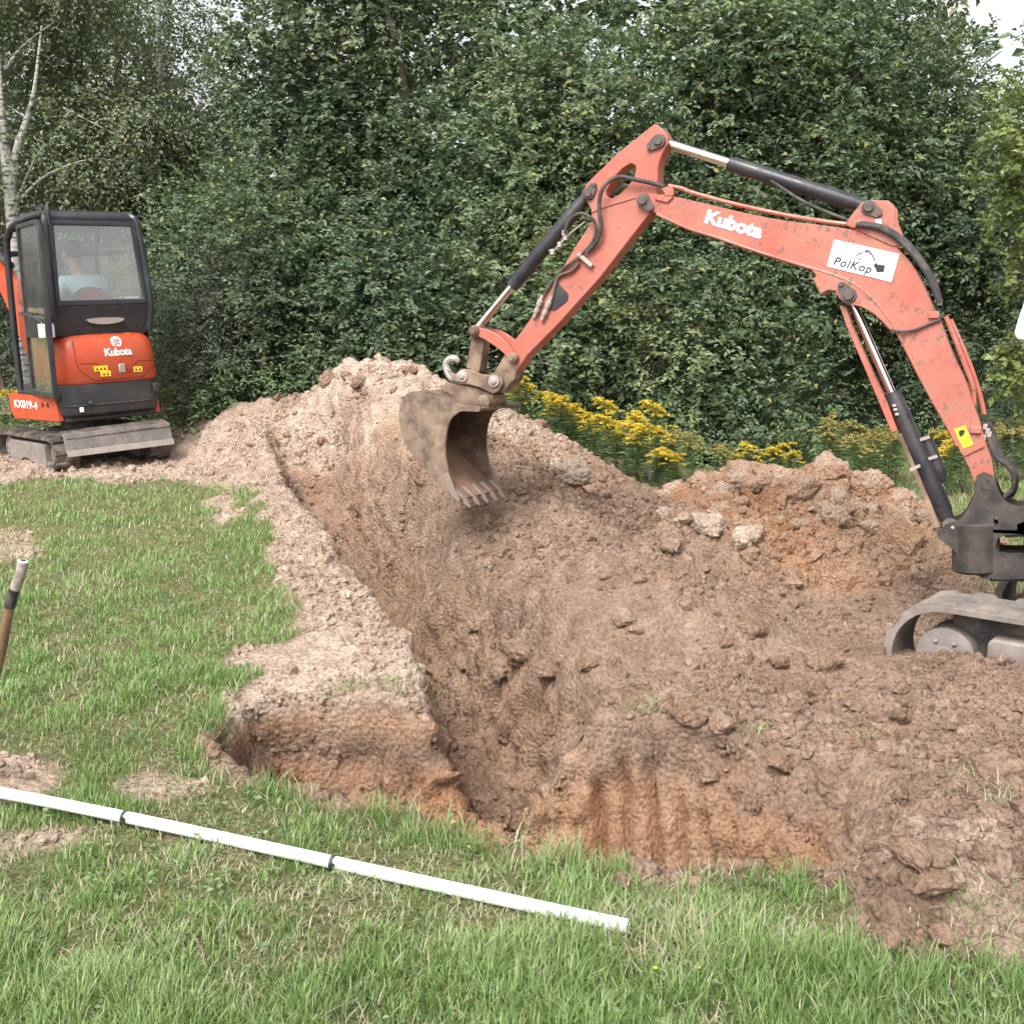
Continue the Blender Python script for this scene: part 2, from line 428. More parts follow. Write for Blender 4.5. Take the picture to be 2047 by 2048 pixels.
def macro(X, Y):
    P3 = np.stack([X.ravel(), Y.ravel(), np.zeros(X.size)], 1)
    n1 = fbm(P3, 0.9, 3, 3).reshape(X.shape); n2 = vnoise(P3, 0.35, 11).reshape(X.shape)
    z = base_height(X, Y)
    hh = heap_height(X + 0.10 * n2, Y + 0.10 * n1); ch = clay_height(X + 0.08 * n2, Y)
    pit_d = sdf(PIT, X, Y) + 0.035 * n2 + 0.03 * n1
    trd, trt = polydist(TR, X, Y)
    trd = trd + 0.035 * n2
    # loose soil thrown up around the diggings
    z = z + hh + ch
    z = z + bumpat(X, Y, .12, 5.0, .28, .30, .17) + bumpat(X, Y, .55, 5.5, .5, .4, .06) + bumpat(X, Y, 1.15, 5.25, .45, .35, .10)
    z = z + bumpat(X, Y, 1.85, 4.5, .40, .20, .11) + bumpat(X, Y, 2.4, 4.15, .45, .22, .07) + bumpat(X, Y, 1.75, 4.2, .35, .3, .07) + bumpat(X, Y, 2.2, 4.6, .4, .4, .05)
    z = z + 0.13 * sstep(6.35, 6.62, Y + 0.12 * n1 - 0.1 * np.abs(X - 1.5)) * sstep(.7, 1.05, X) * sstep(2.3, 1.9, X) * sstep(7.9, 7.2, Y)
    z = z - bumpat(X, Y, 1.45, 6.1, .5, .3, .05)
    z = z + bumpat(X, Y, 1.12, 2.78, .20, .11, .13) + bumpat(X, Y, 1.5, 3.2, .4, .35, .10) + bumpat(X, Y, 1.38, 2.9, .25, .2, .07) + bumpat(X, Y, .36, 2.99, .10, .07, .04)
    # left bank of the trench is a crumbled berm
    z = z + 0.07 * np.exp(-((trd - 0.55) / 0.28) ** 2) * sstep(4.6, 5.2, Y)
    rside = sstep(0, .3, X - np.interp(Y, TR[:, 1], TR[:, 0]))
    z = z + (0.20 + .06 * n2) * np.exp(-((trd - 0.85) / 0.40) ** 2) * rside * sstep(4.7, 5.2, Y) * sstep(8.8, 7.2, Y)
    z = z + bumpat(X, Y, -.3, 7.9, .7, .8, .13) + bumpat(X, Y, .35, 6.9, .8, .7, .12)
    # trench
    depth = 0.82 - 0.04 * trt
    tside = np.where(X > np.interp(Y, TR[:, 1], TR[:, 0]), .37, .32)      # the heap side has slumped, the lawn side stands steep
    tz = -depth * sstep(0, 1, np.clip((tside + .05 - trd) / (tside - .08), 0, 1))
    tz = tz * sstep(7.6, 6.4, trt)
    # pit: steep near side, stepped far wall, gentle right end
    gentle = sstep(.55, 1.35, X)
    slope = 1.9 + 1.5 * sstep(-.1, -.5, X) + 0.7 * sstep(.15, .3, X) * sstep(.9, .7, X) - 1.15 * gentle
    lip = 0.10 * sstep(0, 0.08, pit_d)
    pz = -np.clip(pit_d * slope, 0, 1.05) * sstep(-.02, .05, pit_d) - lip * (1 - gentle)
    zz = z + np.minimum(tz, pz) + 0.25 * np.maximum(tz, pz) * sstep(4.2, 4.6, Y)
    zz = zz + 0.02 * n1 * (1 - sstep(-.3, -.05, pit_d)) + (.055 * n1 + .03 * n2) * sstep(-.1, .5, X - np.interp(Y, TR[:, 1], TR[:, 0])) * sstep(4.2, 4.8, Y) * sstep(2.9, 2.5, X)
    soil_d = np.maximum(pit_d, 0.4 - trd)
    return zz, dict(pit=pit_d, tr=trd, heap=hh, clay=ch, n1=n1, n2=n2)

# lawn outline and bare patches, on the ground plane
LAWN = gp([(-900, 1010), (-200, 1000), (0, 1002), (110, 985), (210, 1005), (330, 992), (440, 1012), (520, 1040), (540, 1090), (548, 1150), (575, 1200), (590, 1245), (632, 1290), (575, 1312),
           (480, 1300), (462, 1320), (545, 1350), (520, 1372), (455, 1400), (445, 1450), (400, 1490), (470, 1550), (600, 1588), (720, 1622), (850, 1648), (1000, 1698), (1180, 1746), (1300, 1790),
           (1420, 1775), (1600, 1762), (1690, 1790), (1730, 1870), (1800, 1925), (2047, 1930), (2500, 1960), (3600, 2600), (4200, 3600), (3000, 9000), (-3000, 9000), (-3000, 2600)])
PATCHES = [(gp(p), s) for p, s in (
    ([(-300, 1500), (60, 1505), (135, 1540), (100, 1590), (-300, 1600)], 1.0), ([(190, 1555), (300, 1535), (430, 1550), (420, 1580), (300, 1595), (200, 1590)], .8),
    ([(-300, 1650), (120, 1645), (170, 1680), (60, 1710), (-300, 1720)], .8), ([(400, 1030), (450, 1025), (500, 1060), (440, 1075)], .9), ([(-100, 1075), (70, 1085), (80, 1130), (-100, 1140)], .7),
    ([(540, 1790), (700, 1740), (800, 1790), (760, 1850), (600, 1850)], .75), ([(1180, 1850), (1330, 1810), (1480, 1880), (1400, 1960), (1230, 1940)], .7), ([(280, 1720), (480, 1710), (520, 1770), (350, 1790)], .5),
    ([(860, 1800), (1010, 1790), (1080, 1850), (950, 1880)], .5), ([(130, 1300), (220, 1290), (240, 1330), (150, 1345)], .4), ([(120, 1160), (240, 1170), (230, 1210), (110, 1200)], .45),
    ([(700, 1700), (900, 1730), (1050, 1790), (900, 1790), (720, 1740)], .35), ([(200, 1880), (420, 1850), (560, 1900), (380, 1950), (220, 1940)], .35), ([(1500, 1850), (1650, 1840), (1700, 1900), (1560, 1920)], .6))]
def lawn_mask(X, Y):
    P3 = np.stack([X.ravel(), Y.ravel(), np.zeros(X.size)], 1)
    n = fbm(P3, 0.22, 3, 51).reshape(X.shape)
    m = sstep(-.02, .06, sdf(LAWN, X, Y) + 0.06 * n)
    right = sstep(2.75, 3.05, X + .12 * n - 0.25 * (Y - 6.5).clip(-1, 0)) * sstep(5.9, 6.3, Y)
    back = sstep(12.0, 12.4, Y + .3 * n) * sstep(1.5, 2.2, np.abs(X + 2.2)) + sstep(9.2, 9.7, Y + .3 * n) * sstep(.7, 1.1, X - 0.1 * (Y - 9)) + sstep(-5.4, -5.9, X + .2 * n) * sstep(6, 7, Y)
    m = np.clip(m + right + back, 0, 1)
    for p, s in PATCHES[:5]:
        m = m * (1 - s * sstep(-.03, .05, sdf(p, X, Y) + 0.05 * n))
    return m

def thin_mask(X, Y):
    m = np.zeros(X.shape)
    for p, s in PATCHES[5:]: m = np.maximum(m, s * sstep(-.08, .06, sdf(p, X, Y)))
    return m
def axis(segs):
    out = [segs[0][0]]
    for a, b, st in segs:
        n = max(1, int(round((b - a) / st))); out += list(a + (b - a) * (np.arange(1, n + 1) / n))
    return np.array(out)
XS = axis([(-200, -60, 20), (-60, -20, 5), (-20, -8, 1), (-8, -5.2, .15), (-5.2, -1.7, .027), (-1.7, 2.3, .0145), (2.3, 4.2, .026), (4.2, 8, .15), (8, 20, 1), (20, 60, 5), (60, 200, 20)])
YS = axis([(-60, -20, 10), (-20, -4, 2), (-4, 1.9, .2), (1.9, 3.0, .018), (3.0, 3.5, .0135), (3.5, 4.75, .0085), (4.75, 5.0, .0125), (5.0, 7.5, .019), (7.5, 12.2, .03), (12.2, 16, .15), (16, 30, 1), (30, 80, 5), (80, 300, 20)])
GX, GY = np.meshgrid(XS, YS)
GZ, G = macro(GX, GY)
G['lawn'] = lawn_mask(GX, GY)
lawn = G['lawn']
soil = 1 - lawn * (1 - sstep(-.02, .06, G['pit']))
# normals of the large shape, then clods and crumbs along them
def normals(X, Y, Z):
    zy, zx = np.gradient(Z, YS, XS); l = np.sqrt(zx ** 2 + zy ** 2 + 1)
    return np.stack([-zx / l, -zy / l, 1 / l], -1)
fine = (GX > -5.3) & (GX < 4.3) & (GY > 1.85) & (GY < 12.3)
idx = np.nonzero(fine.ravel())[0]
N = normals(GX, GY, GZ).reshape(-1, 3)[idx]
P = np.stack([GX, GY, GZ], -1).reshape(-1, 3)
Pf = P[idx]
sf = soil.ravel()[idx]; cl = np.clip(G['clay'].ravel()[idx] / 0.12, 0, 1); hp = np.clip(G['heap'].ravel()[idx] / 0.15, 0, 1)
pd = G['pit'].ravel()[idx]; trd = G['tr'].ravel()[idx]
dug = np.clip(sstep(.0, .1, pd) + sstep(.36, .2, trd), 0, 1)
warp = np.stack([vnoise(Pf, .12, 71), vnoise(Pf, .12, 72), vnoise(Pf, .12, 73)], 1) * 0.03
f1, f2, id1 = worley(Pf + warp, 0.15, 21)
g1, g2, id2 = worley(Pf + warp * .6, 0.065, 31)
k1, k2, id3 = worley(Pf, 0.03, 41)
big = np.clip(f2 - f1, 0, .5) * (id1 > .45)
mid = np.clip(g2 - g1, 0, .5) * (id2 > .3)
sml = np.clip(k2 - k1, 0, .5)
rough = fbm(Pf, .10, 4, 91)
patchy = sstep(-.25, .5, vnoise(Pf, .55, 33))      # some areas smoothed by the bucket, some crumbly
h = sf * ((0.014 + .05 * patchy) * big * 1.6 + (.022 + .05 * patchy) * mid + (.016 + .014 * patchy) * sml + .026 * rough)
h += sf * cl * (0.14 * big + .05 * mid)
h += sf * hp * 0.02 * rough + dug * (.018 * sml + .022 * rough + .02 * mid)
h -= sf * 0.05 * sstep(.25, .75, vnoise(Pf + warp, .09, 95)) * (.3 + .7 * patchy)          # holes and undercuts
flatp = np.zeros(len(Pf))
for p_, s_ in PATCHES[:5]: flatp = np.maximum(flatp, sstep(-.12, .0, sdf(p_, Pf[:, 0], Pf[:, 1])))
h *= (1 - .7 * flatp) * (.55 + .45 * sstep(-.4, .35, vnoise(Pf, .8, 131)))
h -= .012 * flatp
h += (1 - sf) * 0.008 * vnoise(Pf, .12, 5)
# tooth grooves left by the bucket in the far wall of the pit
gx = Pf[:, 0] + 0.05 * (Pf[:, 2] + .3) + 0.016 * vnoise(Pf, .16, 8)
gi = np.floor((gx - .30) / .103).astype(np.int64); gh1 = _hash(gi, gi * 0 + 3, gi * 0, 5); gh2 = _hash(gi, gi * 0 + 7, gi * 0, 6)
gz = sstep(-.13, -.26, Pf[:, 2] + .13 * gh1 - .02 + .05 * vnoise(Pf, .13, 9)) * sstep(.27, .31, gx) * sstep(.80, .76, gx) * sstep(3.7, 3.8, Pf[:, 1])
groove = np.exp(-(((gx - .30) % 0.103 - .05) / .019) ** 2) * gz
h = h * (1 - .35 * gz) * (1 - .7 * groove) - (.05 + .04 * gh2) * groove
wet = np.zeros(P.shape[0]); wet[idx] = np.clip(np.exp(-(((gx - .30) % 0.103 - .05) / .024) ** 2) * sstep(-.16, -.26, Pf[:, 2] + .08 * vnoise(Pf, .10, 19)) * (gz > .3) * (.25 + .65 * gh2) * (.6 + .4 * vnoise(Pf, .06, 29)), 0, 1)
Pf2 = Pf + N * h[:, None] + sf[:, None] * np.stack([vnoise(Pf, .045, 61), vnoise(Pf, .045, 62), 0 * h], 1) * 0.006
P[idx] = Pf2
# soil colours as they are in the ground: R dry pale crust, G clay (orange subsoil), B dark humus, A lawn
allP = np.stack([GX, GY, GZ], -1).reshape(-1, 3)
n3 = fbm(allP, .6, 3, 77); n4 = fbm(allP, .16, 3, 78)
X1, Y1, Z1 = allP.T
hpA = G['heap'].ravel(); clA = G['clay'].ravel(); pdA = G['pit'].ravel(); trA = G['tr'].ravel()
below = base_height(X1, Y1) - Z1
pale = sstep(.25, .85, hpA + .3 * n3 + .12 * n4)
bank = sstep(1.9, .5, trA) * sstep(0.28, .4, trA) * (X1 < np.interp(Y1, TR[:, 1], TR[:, 0])) * (Y1 < 11.5)
leftsoil = (X1 < np.interp(Y1, TR[:, 1], TR[:, 0]) - .1) & (Y1 > 4.2)
pale = np.maximum(pale, np.where(leftsoil, .62 + .35 * n3, 0))
pale = np.maximum(pale, sstep(.3, .6, .35 + .5 * n3) * .55 * (X1 > 1.15) * (Y1 < 3.5))
patch_pale = np.zeros(len(X1))
for p, s in PATCHES[:3] + PATCHES[3:5]: patch_pale = np.maximum(patch_pale, sstep(-.05, .06, sdf(p, X1, Y1)))
SAND = gp([(470, 1300), (560, 1315), (640, 1300), (730, 1320), (720, 1370), (600, 1390), (480, 1400), (430, 1430), (450, 1360)])
patch_pale = np.maximum(patch_pale, sstep(-.08, .05, sdf(SAND, X1, Y1) + .05 * n4))
pale = np.clip(np.maximum(pale, patch_pale) * (1 - sstep(.015, .08, below + .03 * n4)), 0, 1)
clay = np.clip(sstep(.10, .28, below + .10 * n3 + .10 * n4) * (1 - sstep(.35, .8, n3) * .3) * np.where(pdA > .0, 1, .35), 0, 1)
clay = np.maximum(clay, sstep(.01, .07, clA + .02 * n4))
clay = np.maximum(clay, .7 * sstep(.05, .1, below) * (pdA > .0) * (X1 < .0) * (Y1 > 4.1))
clay = np.maximum(clay, .5 * sstep(.1, .6, n3 + .2) * sstep(.1, .3, hpA))
clay *= (1 - .6 * sstep(.3, .9, pale))
dark = np.clip((.25 + .45 * sstep(-.1, .6, .7 * n4 + .5 * n3 + .15)) * (1 - clay) * (1 - pale), 0, 1)
horizon_band = np.exp(-((below - .20 - .04 * n3) / .06) ** 2) * (pdA > .02) * (X1 < .1)
dark = np.clip(dark + horizon_band, 0, 1); clay = clay * (1 - horizon_band)
rgba = np.stack([pale, clay, dark, lawn.ravel() * (1 - sstep(-.02, .05, pdA))], 1)

# soil material
def soil_material(name):
    m, nt, b = nodes(name); L = nt.links
    a = nt.nodes.new('ShaderNodeAttribute'); a.attribute_name = 'soil'
    s = nt.nodes.new('ShaderNodeSeparateColor'); L.new(a.outputs['Color'], s.inputs[0])
    geo = nt.nodes.new('ShaderNodeNewGeometry'); gv = geo.outputs['Position']
    n_f = noise(nt, 62, 5, .75, vec=gv); n_m = noise(nt, 9, 4, .6, vec=gv); n_l = noise(nt, 2.2, 3, .5, vec=gv)
    brown = ramp(nt, n_m, [(.3, (.31, .205, .148)), (.7, (.48, .34, .255))])
    darkc = ramp(nt, n_m, [(.3, (.20, .13, .092)), (.75, (.35, .24, .175))])
    clayc = ramp(nt, n_l, [(.3, (.40, .215, .12)), (.55, (.47, .285, .18)), (.75, (.53, .375, .265))])
    palec = ramp(nt, n_m, [(.3, (.47, .345, .26)), (.7, (.68, .54, .435))])
    c = mixc(nt, s.outputs[2], brown, darkc)
    c = mixc(nt, s.outputs[1], c, clayc)
    c = mixc(nt, s.outputs[0], c, palec)
    thatch = ramp(nt, noise(nt, 38, 5, .7, vec=gv), [(.3, (.11, .115, .05)), (.5, (.21, .205, .095)), (.72, (.38, .33, .20))])
    c = mixc(nt, a.outputs['Alpha'], c, thatch)
    c = mixc(nt, 1.0, c, ramp(nt, n_f, [(.3, (.48, .44, .42)), (.5, (.98, .98, .98)), (.7, (1.38, 1.37, 1.36))]), 'MULTIPLY')
    wa = nt.nodes.new('ShaderNodeAttribute'); wa.attribute_name = 'wet'        # smooth fresh clay in the tooth marks
    c = mixc(nt, wa.outputs['Fac'], c, ramp(nt, n_m, [(.3, (.30, .125, .058)), (.7, (.38, .18, .095))]))
    L.new(c, b.inputs['Base Color']); b.inputs['Roughness'].default_value = .95; b.inputs['Specular IOR Level'].default_value = .15
    vo = nt.nodes.new('ShaderNodeTexVoronoi'); vo.inputs['Scale'].default_value = 42
    L.new(gv, vo.inputs['Vector'])
    mm = nt.nodes.new('ShaderNodeMath'); mm.operation = 'MULTIPLY_ADD'; mm.inputs[1].default_value = -.9
    L.new(vo.outputs['Distance'], mm.inputs[0]); L.new(noise(nt, 75, 5, .75, vec=gv), mm.inputs[2])
    bump(nt, b, mm.outputs[0], 1.0, .024)
    return m
M['soil'] = soil_material('soil')

ny, nx = GX.shape
ii = np.arange(ny * nx).reshape(ny, nx)
quads = np.stack([ii[:-1, :-1], ii[:-1, 1:], ii[1:, 1:], ii[1:, :-1]], -1).reshape(-1, 4)
qc = quads[:, 0]
zone = np.zeros(len(quads), int)
zone[(pdA[qc] > .0)] = 1
zone[(zone == 0) & (trA[qc] < .40) & (Y1[qc] < 10.8)] = 1
zone[(zone == 0) & (clA[qc] > .03) & (clA[qc] > hpA[qc] * .9)] = 3
zone[(zone == 0) & (hpA[qc] > .05)] = 2
def terrain_part(name, z):
    q = quads[zone == z]; u, inv = np.unique(q.ravel(), return_inverse=True)
    me = mesh_np(name, P[u], inv.reshape(-1, 4), M['soil'], True, {'soil': rgba[u], 'wet': wet[u]})
    return link(name, me)
ground = tag(terrain_part('ground', 0), 'lawn and bare soil around the diggings', kind='structure')
pit_o = tag(terrain_part('excavated_pit', 1), 'dug pit and narrow trench with raw clay walls', kind='structure')
heap_o = tag(terrain_part('soil_heap', 2), 'long heap of brown and pale soil along the trench, under the big bucket', 'soil heap', 'heaps of dug soil')
clay_o = tag(terrain_part('clay_heap', 3), 'smaller heap of orange clay clods in front of the goldenrod', 'soil heap', 'heaps of dug soil')

# fast lookup of the finished surface
def ground_z(x, y):
    x = np.atleast_1d(np.asarray(x, float)); y = np.atleast_1d(np.asarray(y, float))
    i = np.clip(np.searchsorted(XS, x) - 1, 0, nx - 2); j = np.clip(np.searchsorted(YS, y) - 1, 0, ny - 2)
    fx = (x - XS[i]) / (XS[i + 1] - XS[i]); fy = (y - YS[j]) / (YS[j + 1] - YS[j])
    Zp = P[:, 2].reshape(ny, nx)
    return (Zp[j, i] * (1 - fx) + Zp[j, i + 1] * fx) * (1 - fy) + (Zp[j + 1, i] * (1 - fx) + Zp[j + 1, i + 1] * fx) * fy
def grid_at(arr, x, y):
    i = np.clip(np.searchsorted(XS, x) - 1, 0, nx - 2); j = np.clip(np.searchsorted(YS, y) - 1, 0, ny - 2)
    return arr.reshape(ny, nx, -1)[j, i]

# ---- crumbs: small loose lumps, far too many to count
def ico(sub):
    bm = bmesh.new(); bmesh.ops.create_icosphere(bm, subdivisions=sub, radius=1.0)
    V = np.array([v.co[:] for v in bm.verts]); F = np.array([[v.index for v in f.verts] for f in bm.faces]); bm.free(); return V, F
IV = np.array([(1, 0, 0), (-1, 0, 0), (0, 1, 0), (0, -1, 0), (0, 0, 1), (0, 0, -1)], float)
IF = np.array([(0, 2, 4), (2, 1, 4), (1, 3, 4), (3, 0, 4), (2, 0, 5), (1, 2, 5), (3, 1, 5), (0, 3, 5)])
IV2, IF2 = ico(1)
def crumbs(name, x, y, r, parent, label):
    k = r > .017
    for nm, kk, iv, f_, sm in ((name, ~k, IV, IF, True), ('larger_' + name, k, IV2, IF2, False)):
        if kk.sum(): crumb_mesh(nm, x[kk], y[kk], r[kk], parent, iv, f_, sm)
def crumb_mesh(name, x, y, r, parent, IV, IF, sm, label=None):
    n = len(x); z = ground_z(x, y); m_ = len(IV)
    S = (rng.uniform(.75, 1.25, (n, m_, 1)) * IV[None] + rng.normal(0, .12, (n, m_, 3))) * rng.uniform(.6, 1.25, (n, 1, 3)) * r[:, None, None]
    a = rng.uniform(0, 6.28, n); ca, sa = np.cos(a)[:, None], np.sin(a)[:, None]
    V = np.stack([S[..., 0] * ca - S[..., 1] * sa, S[..., 0] * sa + S[..., 1] * ca, S[..., 2]], -1)
    V += np.stack([x, y, z + r * .1], -1)[:, None]
    F = (IF[None] + (np.arange(n) * m_)[:, None, None]).reshape(-1, 3)
    col = np.repeat(grid_at(rgba, x, y), m_, 0); col[:, 3] = 0
    col[:, :3] = np.clip(col[:, :3] + np.repeat(rng.normal(0, .16, (n, 3)), m_, 0), 0, 1)
    o = link(name, mesh_np(name, V.reshape(-1, 3), F, M['soil'], sm, {'soil': col}), parent)
    o['kind'] = 'stuff'
    if label: o['label'] = label
    return o
def scatter(n, x0, x1, y0, y1, keep):
    # denser near the camera, where lumps show
    u = rng.uniform(0, 1, n); y = y0 * (y1 / y0) ** u; x = rng.uniform(x0, x1, n)
    k = keep(x, y); return x[k], y[k]
lwn = lambda x, y: grid_at(lawn, x, y)[:, 0]
clump = lambda x, y, s=.5, t=-.1: vnoise(np.stack([x, y, 0 * x], 1), s, 123) > t + rng.uniform(-.4, .4, len(x))
zg = lambda a, x, y: grid_at(a, x, y)[:, 0]
NZ = normals(GX, GY, GZ)[..., 2]
x, y = scatter(70000, -1.3, 2.2, 3.0, 5.0, lambda x, y: (zg(G['pit'], x, y) > .0) & clump(x, y, .3, -.3) & ~((x > .25) & (x < .82) & (zg(NZ, x, y) < .6)))
crumbs('soil_crumbs', x, y, np.exp(rng.normal(math.log(.0075), .45, len(x))), pit_o, None)
x, y = scatter(110000, -4.2, 2.2, 5.5, 11.8, lambda x, y: (zg(G['heap'], x, y) > .05) & clump(x, y))
crumbs('soil_crumbs', x, y, np.exp(rng.normal(math.log(.0125), .45, len(x))), heap_o, None)
x, y = scatter(16000, .4, 3.6, 6.4, 9.2, lambda x, y: zg(G['clay'], x, y) > .03)
crumbs('clay_crumbs', x, y, np.exp(rng.normal(math.log(.02), .5, len(x))), clay_o, None)
x, y = scatter(100000, -5.0, 3.2, 2.5, 11.0, lambda x, y: (lwn(x, y) < .35) & (zg(G['pit'], x, y) < 0) & (zg(G['heap'], x, y) < .05) & (zg(G['clay'], x, y) < .03) & clump(x, y, .5, -.35))
crumbs('soil_crumbs', x, y, np.exp(rng.normal(math.log(.0105), .5, len(x))), ground, None)

# ---- clods: lumps one can pick out, each its own piece of the heap
CV, CF = ico(4)
clod_meshes = []
for k in range(10):
    sc = rng.uniform(.65, 1.1, 3) * np.array([1.15, 1, .75])
    V = CV * (1 + .30 * vnoise(CV + k * 9.1, .9, 200 + k) + .16 * vnoise(CV + k * 3, .4, 300 + k) + .08 * vnoise(CV + k, .2, 320 + k))[:, None]
    f1_, f2_, _ = worley(CV + 7 * k, .8, 400 + k)
    V = V * (1 - .18 * np.clip(.35 - (f2_ - f1_), 0, 1))[:, None] * sc
    for pl_ in range(9):                                    # broken flat faces
        nrm = rng.normal(size=3); nrm /= np.linalg.norm(nrm); dd = V @ nrm; lim = rng.uniform(.62, .85)
        V = V - nrm * np.clip(dd - lim, 0, 1)[:, None] * .85
    V = V * (1 + .10 * vnoise(CV * 1.0 + k, .13, 340 + k) + .06 * vnoise(CV + k, .07, 360 + k))[:, None]
    clod_meshes.append((V, CF))
def clod_data(k, name, col):
    V, F = clod_meshes[k]
    return mesh_np(name, V, F, M['soil'], True, {'soil': np.tile(np.array(col, np.float32), (len(V), 1))})
CLAYC = [clod_data(k, 'clod', ((.35, .95, 0, 0), (.65, .8, 0, 0), (.2, .9, .0, 0), (.5, .9, 0, 0))[k % 4]) for k in range(10)]
BROWNC = [clod_data(k, 'clod', ((0, .1, .5, 0), (.1, .2, .3, 0), (0, .25, .8, 0))[k % 3]) for k in range(10)]
def clod(x, y, r, data, parent, sink=.15, name='clod'):
    z = ground_z(x, y)[0]
    o = link(name, data, parent); o.location = (x, y, z + r * (0.62 - sink * 2))
    o.rotation_euler = (rng.uniform(-.5, .5), rng.uniform(-.5, .5), rng.uniform(0, 6.28)); o.scale = (r * rng.uniform(.85, 1.2), r, r * rng.uniform(.8, 1.1))
    return o
n = 0
while n < 285:
    x, y = rng.uniform(.5, 3.3), rng.uniform(6.5, 8.9)
    cz = clay_height(np.array([x]), np.array([y]))[0]
    if cz < .06 or rng.uniform() > .35 + cz * 2: continue
    r = float(np.clip(np.exp(rng.normal(math.log(.047), .45)), .022, .12)) * (1.15 if cz > .2 else .85)
    clod(x, y, r, CLAYC[rng.integers(10)], clay_o); n += 1
for (px, py, Y, r) in ((1655, 968, 7.9, .15), (1480, 965, 8.1, .14), (1400, 985, 8.2, .11), (1560, 1000, 7.8, .12), (1665, 1030, 7.6, .13), (1740, 1020, 7.7, .15), (1590, 1110, 7.2, .17), (1540, 1040, 7.6, .12), (1790, 1090, 7.3, .12), (1660, 1105, 7.2, .13), (1500, 1075, 7.4, .10), (1440, 1060, 7.5, .13), (1340, 985, 8.4, .12)):
    q = at(px, py, Y); o = clod(q[0], Y, r, CLAYC[rng.integers(10)], clay_o)
n = 0
while n < 120:
    x, y = rng.uniform(-3.2, 1.4), rng.uniform(6, 11.2)
    if heap_height(np.array([x]), np.array([y]))[0] < .08: continue
    clod(x, y, float(np.clip(np.exp(rng.normal(math.log(.028), .4)), .016, .08)), BROWNC[rng.integers(10)], heap_o); n += 1
for (px, py, r) in ((1080, 985, .07), (1040, 990, .05), (655, 770, .10), (820, 755, .09), (720, 770, .07), (555, 800, .06)):
    q = None
    for Y in np.arange(6, 11.4, .03):
        w_ = at(px, py, Y)
        if w_[2] < ground_z(w_[0], Y)[0]: q = w_; break
    if q is not None: clod(q[0], q[1], r, BROWNC[rng.integers(10)], heap_o)
n = 0
while n < 130:
    x, y = rng.uniform(-.1, 2.3), rng.uniform(3.0, 6.6)
    if zg(G['pit'], np.array([x]), np.array([y]))[0] > -.02 or lwn(np.array([x]), np.array([y]))[0] > .2: continue
    clod(x, y, float(np.clip(np.exp(rng.normal(math.log(.020), .45)), .012, .06)), BROWNC[rng.integers(10)], ground); n += 1
for (px, py, r) in ((1708, 1425, .040), (1665, 1415, .026), (1800, 1700, .035), (1745, 1690, .03), (1780, 1870, .05), (1860, 1840, .06), (1900, 1880, .05), (1960, 1800, .045), (1820, 1810, .06), (1980, 1700, .05), (1250, 1770, .035), (1225, 1765, .025), (1510, 1370, .04), (1560, 1340, .05)):
    q = on_ground(px, py, .02); clod(q[0], q[1], r, BROWNC[rng.integers(10)], ground)
for (px, py, r, sink) in ((1050, 1310, .13, .3), (1010, 1350, .09, .25), (1095, 1345, .08, .25), (1380, 1440, .085, .25), (1330, 1422, .05, .2), (1440, 1455, .06, .2), (1600, 1385, .10, .3), (1500, 1260, .08, .3), (1640, 1330, .10, .3), (1250, 1240, .07, .3), (1180, 1330, .06, .25), (1760, 1500, .06, .3), (1330, 1160, .07, .3), (930, 1330, .07, .25), (960, 1250, .07, .3), (1420, 1560, .05, .25), (1560, 1530, .06, .25), (1660, 1580, .06, .25), (1500, 1620, .05, .25), (1010, 1480, .06, .25), (1100, 1520, .05, .25), (900, 1500, .05, .25)):
    q = None
    for Y in np.arange(3.1, 9.5, .01):
        w_ = at(px, py, Y)
        if w_[2] < ground_z(w_[0], Y)[0]: q = w_; break
    if q is not None: clod(q[0], q[1], r, BROWNC[rng.integers(10)], pit_o if zg(G['pit'], q[:1], q[1:2])[0] > 0 else ground, sink)
# pale lumps lying on the heaps
PALEC = clod_data(3, 'pale_clod', (1, 0, 0, 0))
PALEC.transform(Matrix.Diagonal((1.1, 1.0, .75, 1)))
for (px, py, r) in ((1145, 962, .16), (1110, 935, .06), (1330, 1035, .07), (1420, 1065, .13), (1490, 1098, .12), (1370, 1050, .07)):
    q = None
    for Y in np.arange(6, 9.5, .03):
        w_ = at(px, py, Y)
        if w_[2] < ground_z(w_[0], Y)[0]: q = w_; break
    if q is not None: clod(q[0], q[1], r, PALEC, heap_o if px < 1300 else clay_o, name='pale_clod')
# ================================================================== EXCAVATOR WITH THE RAISED BOOM (right)
TH, TAU = R(24), R(2.5)
BF = at(1969, 971, 5.4)                                     # boom foot pin
e_r = np.array([math.cos(TH), -math.sin(TH), 0.0])
e_w = np.array([math.sin(TH) * math.cos(TAU), math.cos(TH) * math.cos(TAU), -math.sin(TAU)])
e_u = np.cross(e_r, e_w)
ZF = float(BF[2]) + 0.03                                    # height of the foot pin over the machine's ground
base = BF - e_u * ZF
Mx = Matrix.Identity(4)
for i in range(3):
    Mx[i][0], Mx[i][1], Mx[i][2], Mx[i][3] = e_r[i], e_w[i], e_u[i], base[i]
big = tag(empty('excavator', Mx), 'larger faded orange excavator reaching its raised boom and open bucket over the heap', 'excavator', 'two orange mini excavators')
def pl(px, py, zo=0.0):
    O = BF - e_w * zo; d = ray(px, py); k = ((O - _C) @ e_w) / (d @ e_w); Q = _C + d * k - O
    return float(Q @ e_r), float(Q @ e_u) + ZF
CROP = {2: (780, 640, .20715), 3: (950, 220, .25893), 4: (1380, 270, .25893), 5: (1600, 580, .31063), 6: (1700, 1100, .1797)}
def q(c, x, y, zo=0.0):
    ox, oy, s = CROP[c]; return pl(ox + x * s, oy + y * s, zo)
